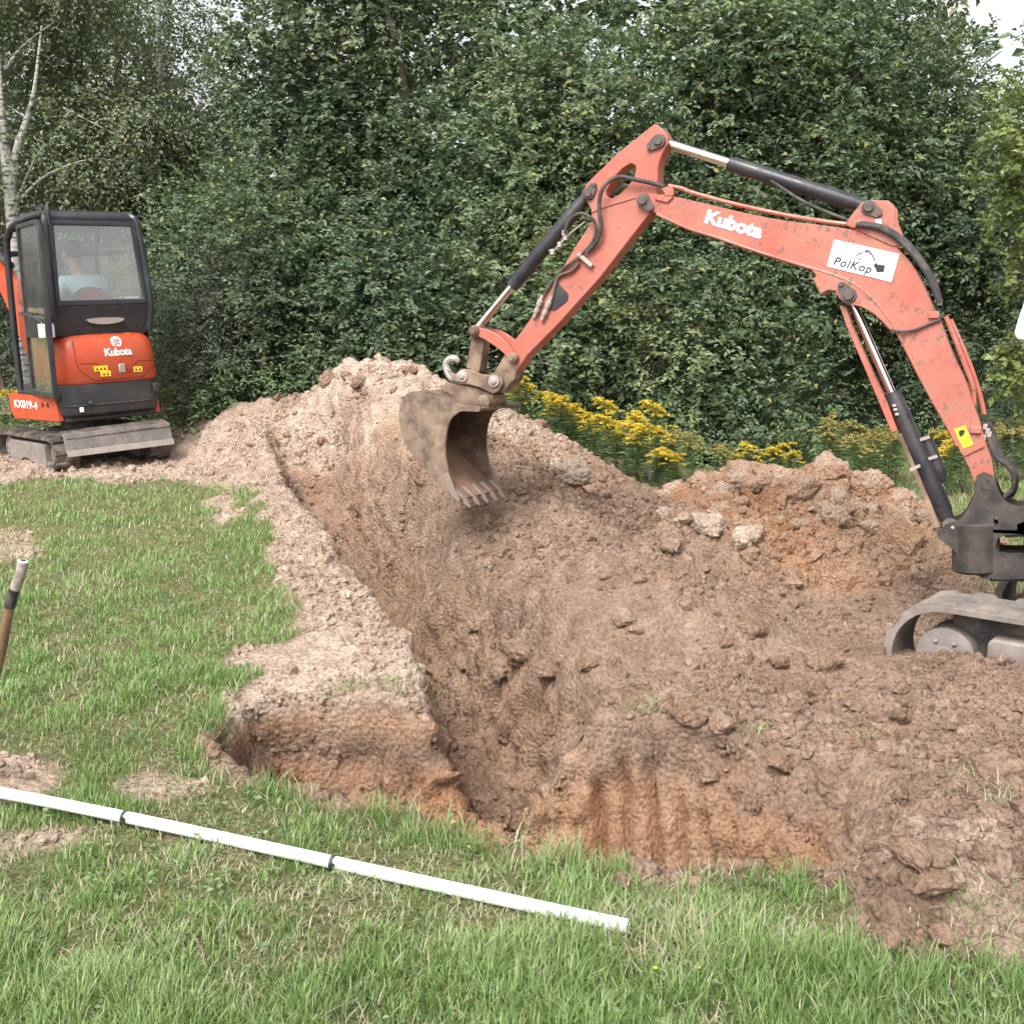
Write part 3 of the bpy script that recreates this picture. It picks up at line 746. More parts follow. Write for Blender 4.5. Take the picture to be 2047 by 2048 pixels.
def v3(c, x, y, zo=0.0):
    a, b = q(c, x, y, zo); return Vector((a, -zo, b))
def poly(c, pts, zo): return [q(c, x, y, zo) for x, y in pts]
def smooth2(pts, n=4): return [(p[0], p[1]) for p in spline([(a, b, 0) for a, b in pts], n)]

HB, HA = .075, .058                                          # half widths of boom and arm
# boom
boom_pts = smooth2(poly(3, [(1262, 655), (1330, 640), (1440, 655), (1560, 672)], HB) + poly(4, [(330, 580), (700, 655), (1050, 700), (1280, 735), (1420, 765), (1560, 840), (1690, 975), (1790, 1140), (1880, 1340)], HB)
      + poly(5, [(905, 215), (985, 420), (1065, 590), (1120, 750), (1165, 880), (1195, 990), (1232, 1090), (1245, 1180)], HB)) \
      + poly(5, [(1252, 1260), (1225, 1325), (1175, 1335), (1130, 1290), (1112, 1210)], HB) \
      + smooth2(poly(5, [(1085, 1140), (1045, 1065), (1005, 990), (945, 865), (845, 690), (740, 490), (652, 315), (600, 220), (520, 115)], HB)
      + poly(4, [(1380, 1235), (1250, 1135), (1090, 1068), (880, 1005), (500, 885), (180, 775)], HB) + poly(3, [(1640, 905), (1500, 845), (1400, 795), (1330, 770), (1275, 745), (1252, 700)], HB))
boom = MB().plate(boom_pts, -HB, HB).build('boom', M['orange_old'], big, .007)
# rolled flange along the boom's lower and upper edge
fl = smooth2(poly(3, [(1400, 803), (1640, 912)], HB) + poly(4, [(180, 782), (500, 893), (880, 1012), (1090, 1076), (1250, 1143), (1380, 1243), (1480, 1350), (1560, 1465)], HB) + poly(5, [(600, 232), (652, 325), (740, 500), (845, 700), (945, 875), (1010, 1005)], HB))
fm = MB()
for s in (1, -1): fm.tube([(a, -s * (HB - .002), b) for a, b in fl], .0085, 8)
fm.build('boom_flange', M['orange_old'], boom)
# lugs
lug = poly(4, [(1190, 690), (1235, 630), (1290, 560), (1335, 512), (1400, 498), (1460, 505), (1530, 505), (1580, 550), (1582, 650), (1620, 740), (1680, 850), (1560, 860), (1380, 780)], HB)
MB().plate(lug, -HB - .006, -HB + .014).plate(lug, HB - .014, HB + .006).build('cylinder_lug', M['orange_old'], boom, .004)
lug2 = poly(4, [(900, 1000), (975, 1085), (948, 1110), (1000, 1232), (1060, 1200), (1118, 1204), (1150, 1265), (1200, 1305), (1310, 1322), (1400, 1368), (1480, 1440), (1570, 1540), (1600, 1480), (1450, 1300), (1250, 1110)], HB)
MB().plate(lug2, -HB - .004, -HB + .016).plate(lug2, HB - .016, HB + .004).build('cylinder_lug', M['orange_old'], boom, .004)
# steel pipes along the boom's back, with clamps
for off, zz in ((0, .05), (0, .015), (0, -.02)):
    pts = poly(3, [(1490, 590), (1600, 612)], zz) + poly(4, [(0, 445), (300, 528), (700, 617), (1050, 675), (1270, 700)], zz)
    MB().tube([(a, -zz, b + .004) for a, b in smooth2(pts, 4)], .011, 8).build('hydraulic_pipe', M['orange_old'], boom)
for zz in (.055, .02):
    pts = poly(5, [(935, 170), (1000, 330), (1065, 500), (1110, 620), (1120, 740)] if zz > .03 else [(965, 190), (1040, 360), (1105, 520), (1150, 660), (1185, 800)], zz)
    MB().tube([(a, -zz, b) for a, b in smooth2(pts, 4)], .012, 8).build('hydraulic_pipe', M['orange_old'], boom)
for c, x, y in ((3, 1500, 640), (4, 1290, 690), (5, 860, 160), (5, 1130, 900)):
    MB().box(v3(c, x, y, HB), (.05, .03, .035)).build('pipe_clamp', M['orange_old'], boom, .004)
br = poly(3, [(1440, 600), (1530, 590), (1525, 680), (1490, 715), (1390, 690), (1400, 660), (1470, 650)], HB)
MB().plate(br, -HB - .012, -HB - .001).build('pipe_bracket', M['orange_old'], boom, .002)
MB().bar(v3(5, 1052, 1062, HB + .004), v3(5, 1180, 1000, HB + .004), .012, .012).build('weld_strip', M['orange_old'], boom)
# arm
arm_holes = [poly(3, [(1240, 445), (1232, 425), (1195, 412), (1150, 440), (1085, 505), (1035, 580), (1008, 625), (1012, 665), (1050, 684), (1110, 650), (1175, 590), (1225, 520)], HA)]
arm_pts = poly(3, [(1385, 103), (1445, 140), (1485, 205), (1488, 245)], HA) + smooth2(poly(3, [(1470, 285), (1432, 370), (1412, 450), (1408, 560), (1405, 660)], HA)) \
      + poly(3, [(1385, 760), (1335, 815), (960, 1300), (640, 1655)], HA) + poly(2, [(1330, 335), (1200, 520), (1090, 640), (1030, 680), (960, 650), (940, 590), (965, 540), (1015, 500), (1100, 340), (1170, 240)], HA) \
      + poly(3, [(430, 1605), (600, 1335), (870, 900), (905, 850), (890, 760), (850, 690), (828, 640), (850, 580), (905, 520), (1100, 330)], HA)
arm = MB().plate(arm_pts, -HA, HA, arm_holes).build('arm', M['orange_old'], big, .006)
seam = smooth2(poly(3, [(900, 790), (1010, 745), (1240, 675)], HA))
MB().tube([(a, -HA - .001, b) for a, b in seam], .005, 6).build('weld_seam', M['orange_old'], arm)
# muddy lower sleeve of the arm
sl_ = poly(2, [(1110, 325), (1215, 430), (1330, 345), (1210, 560), (1095, 700), (1030, 705), (955, 660), (932, 590), (960, 535), (1012, 495)], HA)
MB().plate([sl_[i] for i in (0, 1, 3, 4, 5, 6, 7, 8, 9)], -HA - .004, HA + .004).build('arm_end', M['mud_steel'], arm, .006)
# pins with keeper plates
def pin(c, x, y, zo, kx, ky, r=.032, parent=big, mat='pin', hw=None):
    p = v3(c, x, y, zo); k = v3(c, kx, ky, zo)
    hw = hw or zo
    m = MB().lathe((p.x, -zo - .030, p.z), (p.x, hw + .03, p.z), [(0, r * .6), (.004, r * .68), (.012, r * .72), (.013, r), (.022, r * 1.05), (.03, r * 1.1), (hw * 2 + .03, r * 1.1), (hw * 2 + .06, r * .7)], 20)
    if (kx, ky) != (x, y):
        d = (k - p).normalized(); nrm = Vector((-d.z, 0, d.x)); L = (k - p).length
        ol = [p + nrm * r * 1.05, p - nrm * r * 1.05, k - nrm * r * .55, k + d * r * .35, k + nrm * r * .55]
        m.plate([(o.x, o.z) for o in ol], -zo - .016, -zo - .003)
        m.lathe((k.x, -zo - .024, k.z), (k.x, -zo, k.z), [(0, r * .3), (.008, r * .34), (.024, r * .34)], 10)
    return m.build('pivot_pin', M[mat], parent, 0)
pin(3, 1300, 700, HB, 1365, 760, .034)
pin(3, 1420, 240, HA, 1345, 290, .034)
pin(3, 880, 645, HA, 925, 580, .032)
pin(4, 1380, 560, HB, 1465, 610, .034)
pin(4, 1225, 1240, HB, 1165, 1155, .036)
pin(5, 1190, 1255, HB + .03, 1185, 1320, .045)
pin(2, 1180, 365, HA + .03, 1180, 365, .028, mat='mud_steel')
pin(2, 820, 105, HA + .03, 820, 105, .026, mat='mud_steel')
# hydraulic cylinders
def cylinder(name, p0, p1, split, rb, rr, lug0=.05, guard=False):
    """barrel from p1 back to split (fraction from p0), rod from p0"""
    t = empty(name); t.parent = big
    d = p1 - p0; L = d.length; u = d.normalized(); s = p0 + d * split
    MB().lathe(p0 + u * .03, s, [(0, rr), (L * split - .03, rr)], 20).build('rod', M['chrome'], t)
    MB().lathe(s, p1 - u * .02, [(0, rr * 1.15), (.003, rb * .93), (.035, rb * .98), (.04, rb), (L * (1 - split) - .09, rb), (L * (1 - split) - .07, rb * .85), (L * (1 - split) - .02, rb * .75)], 24).build('barrel', M['cyl_black'], t)
    e = MB()
    for p, rad in ((p0, rr * 1.5), (p1, rb * .85)):
        e.lathe(p + Vector((0, -.035, 0)), p + Vector((0, .035, 0)), [(0, rad), (.07, rad)], 16)
    e.build('eye', M['cyl_black'], t)
    return t
cylinder('arm_cylinder', v3(3, 1420, 240), v3(4, 1380, 560), .345, .039, .0255)
cylinder('bucket_cylinder', v3(2, 820, 105), v3(3, 880, 645), .335, .041, .022)
bc = cylinder('boom_cylinder', v3(4, 1225, 1240), v3(5, 965, 1520), .42, .044, .021)
gd = poly(5, [(252, 95), (300, 110), (330, 220), (480, 560), (560, 720), (628, 905), (590, 922), (545, 815), (400, 470), (300, 240)], .03)
MB().plate(gd, -.045, .035).build('rod_guard', M['orange_old'], bc, .004)
gd2 = poly(5, [(625, 930), (655, 920), (760, 1180), (860, 1420), (905, 1530), (870, 1540), (790, 1340), (690, 1090)], .03)
MB().plate(gd2, -.03, .03).build('side_pipe', M['mud_steel'], bc, .006)
MB().lathe(v3(5, 800, 940, -.02), v3(5, 868, 1110, -.02), [(0, .02), (.01, .032), (.06, .034), (.17, .034), (.21, .03), (.25, .016)], 16).build('valve', M['cyl_black'], bc)
bd = MB()
for (x0, y0, x1, y1, zo) in ((765, 965, 835, 942, -.02), (815, 1088, 885, 1065, -.02), (708, 1155, 775, 1125, .03)):
    a_, b_ = v3(5, x0, y0, zo), v3(5, x1, y1, zo); bd.bar(a_ + Vector((0, -.042, 0)), b_ + Vector((0, -.042, 0)), .016, .006, up=(0, 1, 0))
bd.build('clamp_band', M['steel'], bc, .001)
ft = MB()
for x, y in ((605, 745), (612, 770), (622, 800)): ft.box(v3(5, x, y, .045), (.02, .02, .014))
ft.build('hose_fitting', M['steel'], bc, .003)
# swing bracket
sb = poly(5, [(1135, 1190), (1180, 1170), (1235, 1190), (1268, 1260), (1290, 1320), (1330, 1365), (1400, 1392), (1520, 1392), (1520, 1850), (1300, 1858), (1180, 1850), (1100, 1810), (1050, 1730), (980, 1660), (890, 1590), (880, 1550), (930, 1510), (1020, 1480), (1060, 1440), (1110, 1340), (1125, 1250)], .10)
wh = [poly(5, [(1245, 1470), (1265, 1450), (1275, 1490), (1262, 1520), (1245, 1515)], .10),
      poly(5, [(1275, 1590), (1330, 1572), (1519, 1560), (1519, 1600), (1519, 1690), (1330, 1690), (1275, 1680), (1255, 1640)], .10)]
mbk = MB().plate(sb, -.135, -.105, wh).plate(sb, .105, .135, wh)
core = poly(5, [(1010, 1500), (1100, 1480), (1240, 1470), (1250, 1560), (1240, 1660), (1210, 1720), (1210, 1830), (1110, 1800), (1060, 1720), (1010, 1640)], .0)
mbk.plate(core, -.12, .12)
cc0, cc1 = v3(5, 1130, 1480), v3(5, 1130, 1800)
mbk.lathe((cc0.x, -.06, cc0.z), (cc1.x, -.06, cc1.z), [(0, .10), (.01, .11), (cc0.z - cc1.z - .01, .11), (cc0.z - cc1.z, .10)], 24)
rib = [poly(5, p, 0) for p in ([(1260, 1400), (1520, 1400), (1520, 1440), (1270, 1440)], [(1250, 1535), (1520, 1520), (1520, 1560), (1330, 1572)], [(1250, 1690), (1520, 1690), (1520, 1725), (1260, 1725)], [(1220, 1800), (1520, 1810), (1520, 1850), (1220, 1848)])]
for rp in rib: mbk.plate(rp, -.12, .12)
bracket = mbk.build('swing_bracket', M['bracket'], big, .008)
MB().lathe(v3(5, 965, 1520, .09), v3(5, 965, 1520, -.09), [(0, .04), (.18, .04)], 16).build('pivot_pin', M['pin'], bracket)
MB().lathe(v3(5, 980, 1530, .14), v3(5, 980, 1530, .1), [(0, .006), (.008, .012), (.04, .012)], 10).build('grease_nipple', M['steel'], bracket)
pa = v3(5, 1560, 1390); pb = v3(5, 1560, 1860)
MB().lathe((pa.x, 0, pa.z), (pb.x, 0, pb.z), [(0, .07), (.02, .085), (pa.z - pb.z - .02, .085), (pa.z - pb.z, .07)], 20).build('swing_post', M['bracket'], bracket)
# bucket linkage
lk = smooth2(poly(2, [(860, 75), (960, 95), (1080, 170), (1190, 290)], HA + .02), 3) + smooth2(poly(2, [(1210, 345), (1150, 390), (1100, 320), (960, 215), (850, 155)], HA + .02), 3)
MB().plate(lk, -HA - .03, -HA - .008).plate(lk, HA + .008, HA + .03).lathe(v3(2, 822, 105, HA + .03), v3(2, 822, 105, -HA - .03), [(0, .034), (2 * HA + .06, .034)], 16).build('rocker_link', M['orange_old'], big, .004)
tl = poly(2, [(790, 150), (800, 80), (870, 90), (910, 190), (890, 330), (870, 500), (810, 490), (735, 460)], .04)
MB().plate(tl, -.045, .045).build('bucket_link', M['mud_steel'], big, .008)
# quick coupler with hook
cp = poly(2, [(545, 470), (600, 560), (640, 600), (720, 610), (860, 650), (1000, 715), (1050, 690), (1095, 620), (1085, 560), (1020, 515), (960, 530), (880, 520), (800, 480), (700, 470), (665, 510), (620, 520)], .085)
coupler = MB().plate(cp, -.10, -.07).plate(cp, .07, .10).build('quick_coupler', M['mud_steel'], big, .006)
hk = smooth2(poly(2, [(700, 540), (610, 560), (560, 480), (555, 410), (610, 370), (655, 385), (668, 408)], .06), 4)
MB().tube([(a, -.075, b) for a, b in hk], [.022] * (len(hk) - 6) + [.021, .019, .017, .015, .013, .012], 10).build('lifting_hook', M['steel'], coupler)
m = MB()
for x, y in ((1005, 590), (700, 540)):
    p = v3(2, x, y, .1); m.lathe((p.x, -.125, p.z), (p.x, .125, p.z), [(0, .012), (.006, .02), (.012, .02), (.013, .034), (.23, .034), (.25, .02)], 18)
m.build('pivot_pin', M['steel'], coupler)
cb = poly(2, [(545, 600), (700, 625), (850, 655), (1000, 720), (985, 830), (940, 880), (870, 885), (830, 830), (500, 680)], .07)
MB().plate(cb, -.08, .08).build('coupler_base', M['mud_steel'], coupler, .006)
p = v3(2, 920, 785, .1); p2 = v3(2, 1045, 800, -.1)
MB().lathe((p.x, -.14, p.z), (p.x, .14, p.z), [(0, .02), (.01, .038), (.27, .038), (.28, .02)], 18).build('bucket_pin', M['mud_steel'], coupler)
# bucket: side plates, curved shell, lip with teeth
BW = .27
prof_back = [(690, 825), (480, 745), (280, 690), (180, 705), (110, 800), (92, 930), (125, 1130), (225, 1300), (400, 1490), (560, 1640), (690, 1745)]
prof_front = [(640, 1660), (590, 1530), (552, 1370), (540, 1200), (560, 1050), (600, 950), (640, 915), (700, 880), (860, 885), (870, 830)]
side = smooth2(poly(2, prof_back, BW), 3) + smooth2(poly(2, prof_front, BW), 3)
bucket = MB().plate(side, -BW - .012, -BW + .006).plate(side, BW - .006, BW + .012).build('bucket', M['bucket'], big, .004)
shell = smooth2(poly(2, [(870, 850)] + prof_back, BW), 4)
def inset(pts, d):
    out = []
    for i, p_ in enumerate(pts):
        a_ = pts[max(i - 1, 0)]; b_ = pts[min(i + 1, len(pts) - 1)]
        t = Vector((b_[0] - a_[0], b_[1] - a_[1])).normalized(); out.append((p_[0] - t.y * d, p_[1] + t.x * d))
    return out
sh_in = inset(shell, .014); sh_out = shell
MB().plate(sh_out + list(reversed(inset(shell, .007))), -BW, BW).build('bucket_back', M['bucket'], bucket)
MB().plate(inset(shell, .008) + list(reversed(sh_in)), -BW + .007, BW - .007).build('bucket_inside', M['bucket_in'], bucket)
# worn side cutters and lip
lipc = poly(2, [(520, 1480), (570, 1470), (640, 1640), (690, 1730), (670, 1760), (560, 1640)], BW)
MB().plate(lipc, -BW - .018, -BW - .013).plate(lipc, BW + .013, BW + .018).build('side_cutter', M['teeth'], bucket, .002)
t0 = q(2, 690, 1745, BW); t1 = q(2, 560, 1600, BW)
dv = Vector((t0[0] - t1[0], 0, t0[1] - t1[1])).normalized(); nv = Vector((-dv.z, 0, dv.x))
for k in range(5):
    y_ = -BW + .03 + (2 * BW - .06) * k / 4
    o_ = Vector((t0[0], y_, t0[1])) - dv * .09
    V = []
    for t, hw, hh in ((0, .022, .012), (.07, .021, .017), (.10, .019, .013), (.15, .011, .003)):
        for sx, sz in ((-1, -1), (1, -1), (1, 1), (-1, 1)): V.append(o_ + dv * t + Vector((0, sx * hw, 0)) + nv * sz * hh)
    mt = MB(); mt.loft([V[i * 4:i * 4 + 4] for i in range(4)])
    mt.build('tooth', M['teeth'], bucket, .004)
# hoses and fittings on the arm
def hose(pts, r, name='hose', mat='hose', parent=arm):
    return MB().tube(spline(pts, 8), r, 10).build(name, M[mat], parent)
hose([v3(3, 1460, 590, .08), v3(3, 1350, 560, .09), v3(3, 1250, 540, .10), v3(3, 1120, 515, .11), v3(3, 1030, 550, .12), v3(3, 970, 640, .12), v3(3, 958, 780, .11), v3(3, 972, 900, .10), v3(3, 940, 1010, .09), v3(3, 860, 1100, .08)], .0115)
hose([v3(3, 690, 950, .07), v3(3, 720, 860, .08), v3(3, 800, 800, .09), v3(3, 880, 820, .10), v3(3, 930, 890, .09), v3(3, 915, 1000, .085), v3(3, 820, 1120, .08), v3(3, 690, 1220, .075), v3(3, 600, 1320, .07), v3(3, 530, 1430, .07)], .009)
hose([v3(3, 1240, 590, .0), v3(3, 1130, 590, .0), v3(3, 1040, 680, -.01)], .009)
hose([v3(3, 800, 1180, .075), v3(3, 745, 1240, .075), v3(3, 650, 1280, .075), v3(3, 615, 1350, .07), v3(3, 585, 1470, .07)], .009, 'steel_pipe', 'mud_steel')
for pts in (((520, 1430), (490, 1500), (455, 1600)), ((590, 1440), (560, 1510), (515, 1620))):
    P0, P1, P2 = [v3(3, x, y, .075) for x, y in pts]
    L = (P2 - P0).length
    MB().lathe(P0, P2, [(0, .009), (L * .2, .011), (L * .25, .018), (L * .45, .018), (L * .46, .013), (L * .6, .013), (L * .62, .017), (L * .78, .017), (L * .8, .012), (L, .012)], 12).build('hose_coupling', M['steel'], arm)
MB().bar(v3(3, 795, 1110, .075), v3(3, 905, 1205, .075), .022, .026, up=(0, 1, 0)).build('hose_clamp', M['steel'], arm, .003)
vb = poly(3, [(640, 1330), (720, 1420), (715, 1470), (620, 1545), (580, 1545), (600, 1480)], HA)
MB().plate(vb, -HA - .006, -HA - .001).build('coupling_plate', M['cyl_black'], arm, .001)
cf = MB()
for x, y in ((690, 950), (700, 985), (655, 1040), (600, 1095)): cf.box(v3(3, x, y, .045), (.022, .03, .03))
cf.tube([v3(3, 690, 950, .045), v3(3, 700, 985, .045), v3(3, 655, 1040, .045), v3(3, 600, 1095, .04), v3(3, 570, 1085, .02)], .007, 8)
cf.tube([v3(3, 850, 860, .05), v3(3, 760, 930, .05), v3(3, 700, 985, .045)], .006, 8)
cf.build('hose_fitting', M['steel'], arm, .004)
# hoses over the boom's back and at its foot
for zz, dx in ((.098, 0), (.092, 30), (0, 45)):
    hose([v3(4, 1280 + dx, 690 - dx * .2, zz), v3(4, 1450 + dx, 715 - dx * .2, zz), v3(4, 1600 + dx, 800, zz), v3(4, 1750 + dx * .7, 960, zz), v3(4, 1850 + dx * .6, 1120, zz), v3(4, 1920 + dx * .3, 1290, zz)], .013, parent=boom)
hose([v3(4, 575, 310, .02), v3(4, 680, 390, .03), v3(4, 850, 500, .04), v3(4, 1020, 580, .03), v3(4, 1200, 650, .02), v3(4, 1290, 690, .01)], .009, parent=boom)
hose([v3(4, 1440, 1390, .03), v3(4, 1520, 1480, .06), v3(4, 1600, 1515, .09), v3(4, 1720, 1508, .09), v3(4, 1850, 1455, .085), v3(5, 905, 190, .085)], .007, parent=boom)
for dx, zz in ((0, .06), (12, .03), (28, 0), (42, -.03)):
    hose([v3(5, 1175 + dx, 850, zz), v3(5, 1215 + dx, 960, zz), v3(5, 1255 + dx, 1070, zz + .02), v3(5, 1330 + dx * .6, 1130, zz + .03), v3(5, 1370 + dx * .5, 1190, zz + .03), v3(5, 1365 + dx * .4, 1280, zz), v3(5, 1310 + dx, 1335, zz)], .011, parent=boom)
fit = MB()
for x, y in ((1190, 880), (1205, 910), (1180, 950), (1215, 930)): fit.box(v3(5, x, y, .06), (.022, .022, .03))
for x, y in ((1300, 685), (1345, 700), (1385, 705), (1905, 1280), (1925, 1300)): fit.box(v3(4, x, y, .065), (.024, .024, .022))
fit.build('hose_fitting', M['steel'], boom, .004)
# lettering and labels on the boom
def frame_on(c, cx, cyy, x2, y2, zo):
    o_ = v3(c, cx, cyy, zo); x_ = (v3(c, x2, y2, zo) - o_).normalized(); z_ = Vector((0, -1, 0)); y_ = z_.cross(x_)
    Mm = Matrix.Identity(4)
    for i in range(3): Mm[i][0], Mm[i][1], Mm[i][2], Mm[i][3] = x_[i], y_[i], z_[i], o_[i]
    return Mm
zo = HB + .0015
k0, k1 = v3(4, 115, 650, zo), v3(4, 550, 745, zo)
place_text('lettering', 'Kubota', .092, M['decal_white'], boom, frame_on(4, 332, 690, 550, 752, zo) @ Matrix.Scale((k1 - k0).length / .262, 4, (1, 0, 0)), bold=.0042, spacing=.98)
sgn = poly(4, [(1110, 805), (1615, 918), (1552, 1135), (1055, 1015)], zo)
sign = MB().plate(sgn, -zo - .002, -zo).build('sign_plate', M['white'], boom)
place_text('lettering', 'PolKop', .058, M['decal_black'], sign, frame_on(4, 1250, 1005, 1400, 1040, zo + .003), bold=.0004, shear=.18, spacing=1.12)
d = MB()
def stroke(pts, w):
    for (x0, y0), (x1, y1) in zip(pts, pts[1:]): d.bar(v3(4, x0, y0, zo + .004), v3(4, x1, y1, zo + .004), w, .001, up=(0, 1, 0))
stroke([(1280, 935), (1300, 915), (1330, 905)], .004); stroke([(1345, 895), (1375, 890), (1395, 910), (1415, 950), (1425, 968)], .005); stroke([(1300, 965), (1312, 945)], .005)
stroke([(1350, 905), (1370, 900), (1390, 925)], .003)
d.plate(poly(4, [(1415, 1008), (1432, 985), (1450, 1000), (1503, 1005), (1495, 1055), (1440, 1060), (1430, 1030)], zo), -zo - .0035, -zo - .002)
d.build('digger_print', M['decal_black'], sign)
yl = MB().plate(poly(5, [(985, 895), (1060, 870), (1115, 995), (1048, 1022)], zo), -zo - .0015, -zo).build('warning_label', M['yellow'], boom)
MB().plate(poly(5, [(1020, 910), (1040, 898), (1060, 905), (1052, 930), (1035, 945), (1022, 935)], zo), -zo - .003, -zo - .0018).build('pictogram', M['decal_black'], yl)
MB().plate(poly(4, [(1432, 650), (1475, 645), (1478, 690), (1428, 690)], HB + .007), -HB - .009, -HB - .0065).build('small_label', M['white'], boom)

# undercarriage (near track shows in the photograph)
def track(parent, x0, x1, y0, y1, zb, h, mat, lug_h=.018, nl=34, fr='track_frame', axis_x=True, mat4=None):
    """rubber track lying along local x (or y) from x0 to x1, between y0 and y1, bottom at zb"""
    T = empty('crawler_track'); T.parent = parent
    if mat4 is not None: T.matrix_local = mat4
    r = h / 2; cx0, cx1 = x0 + r, x1 - r; Ls = cx1 - cx0; per = 2 * Ls + 2 * math.pi * r
    mp = (lambda x, y, z: (x, y, z)) if axis_x else (lambda x, y, z: (y, x, z))
    def pt(s, rr):
        s %= per
        if s < Ls: return (cx0 + s, zb + r + rr)
        s -= Ls
        if s < math.pi * r: a = s / r; return (cx1 + math.sin(a) * rr, zb + r + math.cos(a) * rr)
        s -= math.pi * r
        if s < Ls: return (cx1 - s, zb + r - rr)
        s -= Ls; a = s / r; return (cx0 - math.sin(a) * rr, zb + r - math.cos(a) * rr)
    n = 88; V = []; F = []; pr = [(y0, -.028), (y0, -.004), (y0 + .012, 0), (y1 - .012, 0), (y1, -.004), (y1, -.028)]
    for i in range(n):
        for y, dr in pr:
            x, z = pt(per * i / n, r + dr - lug_h); V.append(mp(x, y, z))
    k = len(pr)
    for i in range(n):
        for j in range(k): F.append((i * k + j, i * k + (j + 1) % k, ((i + 1) % n) * k + (j + 1) % k, ((i + 1) % n) * k + j))
    b = MB().add(V, F); yc = (y0 + y1) / 2
    for i in range(nl):
        for s_, ya, yb in ((0, y0 + .004, yc + .02), (.5, yc - .02, y1 - .004)):
            s0 = per * (i + s_) / nl; w = per / nl * (.42 if lug_h > .015 else .62); Q = []
            for ds, rr in ((-w / 2, r - lug_h - .004), (w / 2, r - lug_h - .004), (w * .32, r), (-w * .32, r)):
                for y, sk in ((ya, 0), (yb, .012)):
                    x, z = pt(s0 + ds + sk, rr); Q.append(mp(x, y, z))
            b.add(Q, [(0, 2, 4, 6), (1, 7, 5, 3), (0, 1, 3, 2), (2, 3, 5, 4), (4, 5, 7, 6), (6, 7, 1, 0)])
    b.build('rubber_belt', M[mat], T, 0, 30)
    for cx, rad in ((cx0, r * .5), (cx1, r * .6)):
        w = MB().lathe(mp(cx, y0 + .05, zb + r), mp(cx, y1 - .03, zb + r), [(0, rad * .30), (.003, rad * .34), (.008, rad * .36), (.010, rad * .94), (.014, rad), (y1 - y0 - .09, rad), (y1 - y0 - .06, rad * .6)], 28)
        for kk in range(6):
            a = kk * math.pi / 3; w.lathe(mp(cx + math.cos(a) * rad * .62, y0 + .05, zb + r + math.sin(a) * rad * .62), mp(cx + math.cos(a) * rad * .62, y0 + .07, zb + r + math.sin(a) * rad * .45), [(0, rad * .08), (.018, rad * .08)], 6)
        w.build('wheel', M[fr], T)
    fp = [(cx0 + r * .72, zb + r * .30), (cx0 + r * .9, zb + r * .22), (cx0 + Ls * .42, zb + r * .45), (cx0 + Ls * .55, zb + r * .62), (cx0 + Ls * .7, zb + r * .45), (cx1 - r, zb + r * .30), (cx1 - r * .6, zb + r * .55), (cx1 - r * .55, zb + r * 1.25), (cx1 - r * .9, zb + r * 1.5), (cx0 + r * .80, zb + r * 1.5), (cx0 + r * .72, zb + r * 1.42)]
    MB().plate(fp, y0 + .018, y1 - .03, fn=(lambda a, y, b_: mp(a, y, b_))).build('track_frame', M[fr], T, .012)
    MB().plate([(cx0 - r * .1, zb + r * .5), (cx0 + r * .3, zb + r * .16), (cx1 - r * .3, zb + r * .16), (cx1 + r * .1, zb + r * .5), (cx1, zb + r * 1.7), (cx0, zb + r * 1.7)], (y0 + y1) / 2 + .0, (y0 + y1) / 2 + .05, fn=(lambda a, y, b_: mp(a, y, b_))).build('interior_shade_plate', M['frame_dark'], T, .01)  # added dark plate: blocks the view through and stands in for interior shade
    for kk in range(4):
        x = cx0 + r * .9 + (Ls - r * 1.8) * kk / 3
        MB().lathe(mp(x, y0 + .035, zb + .07), mp(x, y1 - .035, zb + .07), [(0, .03), (.004, .045), (y1 - y0 - .074, .045), (y1 - y0 - .07, .03)], 14).build('roller', M[fr], T)
    return T
TA = R(38); to = on_ground(1888, 1207, .33)
Mu = Matrix(((math.cos(TA), math.sin(TA), 0, to[0]), (-math.sin(TA), math.cos(TA), 0, to[1]), (0, 0, 1, .33 - .52), (0, 0, 0, 1)))
Mu = Mx.inverted() @ Mu
track(big, -.26, 1.72, 0, .30, 0, .52, 'rubber_dusty', .013, 26, mat4=Mu)
track(big, -.10, 1.88, 1.22, 1.52, 0, .52, 'rubber_dusty', .014, 26, mat4=Mu)
cbo = MB().box((.85, .76, .32), (.75, 1.0, .22)).lathe((.85, .76, .40), (.85, .76, .60), [(0, .36), (.20, .36)], 28).build('car_body', M['frame_dark'], big, .02)
cbo.matrix_local = Mu
ta, TZ = -.40, .0
